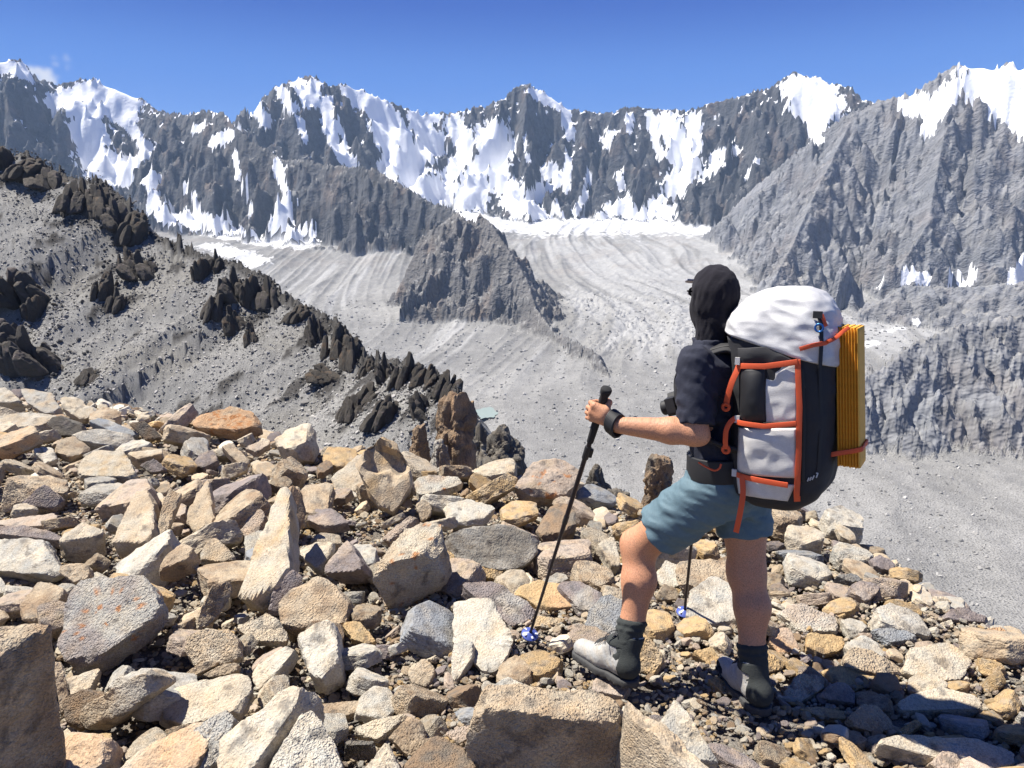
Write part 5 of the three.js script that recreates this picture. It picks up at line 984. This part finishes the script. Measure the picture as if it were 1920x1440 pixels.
// panels of cloth on the left side: four corners in order
function panel(name, q, lift, mat, bulge = 0, wrinkle = 1) {
  const C = q.map(([x, y]) => onSide(x, y)), n = 22, pos = [], idx = [], uv = [], W = n + 3;
  for (let j = -1; j <= n + 1; j++) for (let i = -1; i <= n + 1; i++) {
    const u = clamp(i / n), v = clamp(j / n), b = lerp(lerp(C[0][0], C[1][0], u), lerp(C[3][0], C[2][0], u), v), h = lerp(lerp(C[0][1], C[1][1], u), lerp(C[3][1], C[2][1], u), v), rim = i < 0 || j < 0 || i > n || j > n;
    const p = sideSurf(b, h, rim ? -.012 : lift + bulge * Math.pow(Math.sin(Math.PI * clamp(u, .02, .98)), .6) * Math.pow(Math.sin(Math.PI * clamp(v, .03, .97)), .35) + wrinkle * (.005 * n3(b * 9, h * 7, lift * 90) + .004 * (1 - Math.abs(n3(b * 7 + h * 9, h * 12 - b * 5, 4))) - .003));
    pos.push(p.x, p.y, p.z); uv.push(b / .25, h / .25);
    if (i <= n && j <= n) { const a = (j + 1) * W + i + 1; idx.push(a, a + W, a + 1, a + 1, a + W, a + W + 1); }
  }
  return piece(name, indexed(pos, idx, null, uv), mat);
}
panel('side_panel', [[1436, 684], [1498, 678], [1498, 786], [1436, 790]], .005, M.packGrey, .004);
panel('bottle_pocket', [[1389, 690], [1441, 686], [1441, 788], [1389, 786]], .006, M.packDeep, .028, .5);
panel('lower_side_panel', [[1387, 800], [1498, 799], [1496, 893], [1384, 884]], .006, M.packGrey, .012);
panel('base_panel', [[1382, 891], [1494, 906], [1478, 939], [1385, 925]], .006, M.packGrey, .006);
panel('upper_wedge', [[1386, 652], [1440, 648], [1498, 676], [1388, 684]], .009, M.packBlack, .006);
// webbing
function ribbon(name, pts, width, mat, parent = pack, nrm = null, thick = .0025) {
  const curve = new THREE.CatmullRomCurve3(pts, false, 'centripetal'), n = Math.max(8, pts.length * 10), pos = [], idx = [], uv = []; let L = 0, last = null;
  for (let i = 0; i <= n; i++) {
    const p = curve.getPoint(i / n), t = curve.getTangent(i / n), N = (nrm ? (typeof nrm === 'function' ? nrm(p) : nrm.clone()) : LF.clone()); N.addScaledVector(t, -N.dot(t)).normalize(); const S = new THREE.Vector3().crossVectors(t, N); if (last) L += p.distanceTo(last); last = p.clone();
    for (const [a, b] of [[-1, 0], [-.92, 1], [.92, 1], [1, 0], [.92, -1], [-.92, -1]]) { const q = p.clone().addScaledVector(S, a * width / 2).addScaledVector(N, b * thick); pos.push(q.x, q.y, q.z); uv.push(a * .1, L / .2); }
    if (i < n) for (let k = 0; k < 6; k++) { const A = i * 6 + k, B = i * 6 + (k + 1) % 6; idx.push(A, B, A + 6, B, B + 6, A + 6); }
  }
  for (const s of [0, n]) { const o = s * 6; for (let k = 1; k < 5; k++) s ? idx.push(o, o + k, o + k + 1) : idx.push(o, o + k + 1, o + k); }
  return piece(name, indexed(pos, idx, null, uv), mat, parent);
}
const lay = (list, lift) => { const out = []; for (let i = 0; i < list.length - 1; i++) for (let k = 0; k < 5; k++) { const t = k / 5, b = onSide(lerp(list[i][0], list[i + 1][0], t), lerp(list[i][1], list[i + 1][1], t)); out.push(sideSurf(b[0], b[1], lift)); } const e = onSide(...list[list.length - 1]); out.push(sideSurf(e[0], e[1], lift)); return out; };
const outward = (p) => { const h = p.y - packC.y, b = p.clone().sub(packC).dot(BK), s = packAt(h), m = (s.a + s.b) / 2, e = (s.b - s.a) / 2, n = clamp((b - m) / e, -.98, .98); return LF.clone().addScaledVector(BK, Math.sign(n) * Math.pow(Math.abs(n), PN - 1) * 1.2).normalize(); };
ribbon('strap', lay([[1386, 684], [1440, 684], [1501, 676]], .016), .0185, M.orange, pack, outward);
ribbon('strap', lay([[1500, 672], [1504, 760], [1502, 850], [1499, 900], [1496, 932]], .013), .018, M.orange, pack, outward);
ribbon('strap', lay([[1386, 788], [1440, 794], [1500, 789]], .022), .017, M.orange, pack, outward);
ribbon('strap', lay([[1379, 886], [1430, 896], [1482, 905]], .016), .0185, M.orange, pack, outward);
ribbon('edge_binding', lay([[1508, 690], [1512, 800], [1508, 900]], .006), .010, M.packDeep, pack, outward);
ribbon('seam_strap', lay([[1538, 690], [1540, 800], [1534, 890]], .005), .012, M.packDeep, pack, outward);
const hang = (q) => q.map(([x, y, l]) => { const d = sight(x, y, 1).sub(eyeP), t = (LF.dot(packC) + l - LF.dot(eyeP)) / LF.dot(d); return eyeP.clone().addScaledVector(d, t); });
ribbon('strap_end', hang([[1389, 672, .14], [1384, 690, .155], [1373, 715, .165], [1365, 742, .165], [1361, 762, .16]]), .020, M.orange);
ribbon('strap_end', hang([[1388, 782, .15], [1374, 787, .165], [1363, 803, .172], [1360, 824, .17], [1361, 842, .165]]), .017, M.orange);
ribbon('strap_end', hang([[1391, 890, .16], [1393, 925, .172], [1388, 960, .175], [1380, 998, .172]]), .019, M.orange);
ribbon('strap_end', lay([[1497, 928], [1496, 938]], .012), .02, M.orange, pack, outward);
for (const [x, y] of [[1361, 763], [1361, 843]]) { const [p] = hang([[x, y, .164]]), g = new THREE.TorusGeometry(.011, .0055, 8, 16); g.applyMatrix4(new THREE.Matrix4().makeBasis(BK, UP, LF)); g.translate(p.x, p.y, p.z); piece('strap_loop', g, M.orange); }
// top: roll strap with buckle, carabiner, cord
ribbon('top_strap', lay([[1534, 588], [1540, 606], [1542, 640], [1540, 690]], .024), .012, M.packDeep, pack, outward);
ribbon('top_strap', lay([[1505, 652], [1530, 645], [1548, 643], [1566, 630]], .027), .014, M.orange, pack, outward);
ribbon('top_strap', hang([[1552, 641, .135], [1566, 634, .115], [1580, 622, .085], [1592, 614, .07]]), .012, M.orange);
ribbon('top_strap', lay([[1540, 590], [1548, 612]], .029), .013, M.orange, pack, outward);
{ const b = onSide(1538, 614), p = sideSurf(b[0], b[1], .032), g = new THREE.TorusGeometry(.012, .0035, 8, 20); g.applyMatrix4(new THREE.Matrix4().makeBasis(BK, UP, LF)); g.translate(p.x, p.y, p.z); piece('carabiner', g, M.blueMetal);
  const r = new THREE.BoxGeometry(.028, .022, .006); r.applyMatrix4(new THREE.Matrix4().makeBasis(BK, UP, LF)); const c = onSide(1534, 590), q = sideSurf(c[0], c[1], .028); r.translate(q.x, q.y, q.z); piece('buckle', r, M.packDeep);
  for (const [x, y] of [[1388, 675], [1387, 783], [1380, 884]]) { const c2 = onSide(x, y), q2 = sideSurf(c2[0], c2[1], .02), k = new THREE.BoxGeometry(.016, .024, .009); k.applyMatrix4(new THREE.Matrix4().makeBasis(BK, UP, LF)); k.translate(q2.x, q2.y, q2.z); piece('buckle', k, M.packGrey); }
  const [h0] = hang([[1379, 634, .12]]), t = new THREE.TorusGeometry(.012, .003, 8, 18); t.applyMatrix4(new THREE.Matrix4().makeBasis(BK, UP, LF)); t.translate(h0.x, h0.y, h0.z); piece('carabiner', t, M.blueMetal); }
// small white strokes printed low on the black rear panel
[[1516, 900, 1519, 893], [1520, 899, 1523, 892], [1524, 898, 1528, 890], [1531, 895, 1534, 887], [1534, 887, 1531, 886]].forEach(([x0, y0, x1, y1]) => ribbon('white_mark', lay([[x0, y0], [x1, y1]], .0075), .004, M.packWhite, pack, outward, .0008));
// harness: two padded shoulder straps and the hip belt
for (const s of [1, -1]) {
  const pts = [off(chest, -.135, .085 * s, .10), off(neckBase, -.085, .085 * s, .0), off(neckBase, -.02, .088 * s, -.018), off(chest, .05, .092 * s, .085), off(chest, .098, .095 * s, .02), off(chest, .085, .12 * s, -.07), off(waist, .04, .155 * s, .055), off(waist, -.05, .165 * s, .01), off(waist, -.14, .13 * s, -.02)];
  const ctr = chest.clone(); const st = ribbon('shoulder_strap', pts, .062, M.packBlack, pack, (p) => { const v = p.clone().sub(off(chest, 0, 0, .0)); v.addScaledVector(LF, -v.dot(LF) * .6); return v.normalize(); }, .008);
  ribbon('strap_webbing', pts.slice(0, 6).map((p) => { const v = p.clone().sub(chest); v.addScaledVector(LF, -v.dot(LF) * .6).normalize(); return p.clone().addScaledVector(v, .010); }), .022, M.packDeep, pack, (p) => { const v = p.clone().sub(chest); v.addScaledVector(LF, -v.dot(LF) * .6); return v.normalize(); });
}
{
  const ring = []; for (let i = 0; i <= 22; i++) { const a = 2.55 - (i / 22) * 5.1 + Math.PI * 0; ring.push(off(pelvis, Math.cos(a) * .137, Math.sin(a) * .187, .062 - .012 * Math.cos(a))); }
  ribbon('hip_belt', ring, .085, M.packDeep, pack, (p) => p.clone().sub(off(pelvis, 0, 0, .06)).setY(0).normalize(), .010);
  const arc = hang([[1310, 867, .205], [1325, 876, .212], [1340, 882, .21], [1349, 878, .205], [1352, 870, .2]]); piece('belt_piping', new THREE.TubeGeometry(new THREE.CatmullRomCurve3(arc), 20, .0035, 6), M.orange);
}
// folded foam mat strapped to the rear
const matG = new THREE.Group(); matG.name = numbered('folded_foam_mat'); scene.add(matG); tag(matG, 'yellow orange accordion-folded foam mat strapped behind the backpack', 'sleeping mat');
{
  const zT = onSide(1572, 610, 0), zB = onSide(1574, 866, 0), b0 = zT[0] + .004, b1 = zB[0] + .006, mid = packC.clone().addScaledVector(BK, (b0 + b1) / 2).addScaledVector(UP, (zT[1] + zB[1]) / 2).addScaledVector(LF, -.005);
  matG.position.copy(mid); const H = zT[1] - zB[1], Wd = .135;
  for (let i = 0; i < 8; i++) {
    const pos = [], idx = [], uv = [], nh = 26, nw = 14, x0 = i * .0088;
    // a slightly wavy panel with rounded long edges
    const ring = (w, h, s) => V(0, 0, 0).addScaledVector(BK, x0 + lerp(b0, b1, .5) - (b0 + b1) / 2 + (b0 - b1) * (h - .5) * -.0 + lerp(b1, b0, h) - (b0 + b1) / 2 + s * .0044 * Math.pow(1 - Math.pow(Math.abs(2 * w - 1), 26), .5)).addScaledVector(LF, (w - .5) * Wd).addScaledVector(UP, (h - .5) * (H - .004 * (i % 2)));
    for (const s of [1, -1]) { const o = pos.length / 3; for (let a = 0; a <= nh; a++) for (let w = 0; w <= nw; w++) { const p = ring(w / nw, a / nh, s); pos.push(p.x, p.y, p.z); uv.push(w / nw, a / nh * 2); if (a < nh && w < nw) { const k = o + a * (nw + 1) + w; s > 0 ? idx.push(k, k + nw + 1, k + 1, k + 1, k + nw + 1, k + nw + 2) : idx.push(k, k + 1, k + nw + 1, k + 1, k + nw + 2, k + nw + 1); } } }
    const N = (nh + 1) * (nw + 1); for (let w = 0; w < nw; w++) for (const a of [0, nh]) { const k = a * (nw + 1) + w; a ? idx.push(k, k + N, k + 1, k + 1, k + N, k + N + 1) : idx.push(k, k + 1, k + N, k + 1, k + N + 1, k + N); }
    for (let a = 0; a < nh; a++) for (const w of [0, nw]) { const k = a * (nw + 1) + w; idx.push(k, k + N, k + nw + 1, k + nw + 1, k + N, k + N + nw + 1); }
    add(new THREE.Mesh(indexed(pos, idx, null, uv), M.mat), 'panel', matG);
  }
  const around = (y, w) => { const sh = lerp(b1, b0, y / H + .5) - (b0 + b1) / 2, pts = [[-.02, .08], [.03, .075], [.058, .071], [.0685, .062], [.069, 0], [.0685, -.062], [.058, -.071], [.03, -.075], [-.02, -.08]].map(([b, l]) => mid.clone().addScaledVector(BK, b + sh).addScaledVector(LF, l).addScaledVector(UP, y + b * .3)); ribbon('mat_strap', pts, w, M.orange, pack, (p) => p.clone().sub(mid.clone().addScaledVector(BK, .04)).setY(0).normalize()); };
  around(-H / 2 + .045, .016);
}
// camera on the chest strap
const camG = new THREE.Group(); camG.name = numbered('camera'); scene.add(camG); tag(camG, 'small black camera hanging at the hiker\'s chest, half hidden by the arm', 'camera');
{
  const c = sight(1276, 756, 2.73); camG.position.copy(c); const m4 = new THREE.Matrix4().makeBasis(LF, UP.clone().addScaledVector(FW, .35).normalize(), FW.clone().addScaledVector(UP, -.35).normalize());
  const put = (name, g, mat) => { g.applyMatrix4(m4); return add(new THREE.Mesh(g, mat), name, camG); };
  const s = new THREE.Shape(); s.moveTo(-.055, -.03); s.lineTo(.055, -.03); s.quadraticCurveTo(.062, -.03, .062, -.02); s.lineTo(.06, .028); s.lineTo(.022, .032); s.lineTo(.014, .044); s.lineTo(-.014, .044); s.lineTo(-.022, .032); s.lineTo(-.06, .028); s.lineTo(-.062, -.02); s.quadraticCurveTo(-.062, -.03, -.055, -.03);
  put('camera_body', new THREE.ExtrudeGeometry(s, { depth: .03, bevelEnabled: true, bevelSize: .003, bevelThickness: .003, bevelSegments: 2 }), M.black);
  const l = new THREE.LatheGeometry([[0, 0], [.027, 0], [.027, .034], [.025, .037], [.021, .037], [.020, .030], [0, .03]].map(([r, y]) => new THREE.Vector2(r, y)), 24); l.rotateX(Math.PI / 2); l.translate(0, -.002, .033); put('lens', l, M.packDeep);
}
renderer.render(scene, camera);
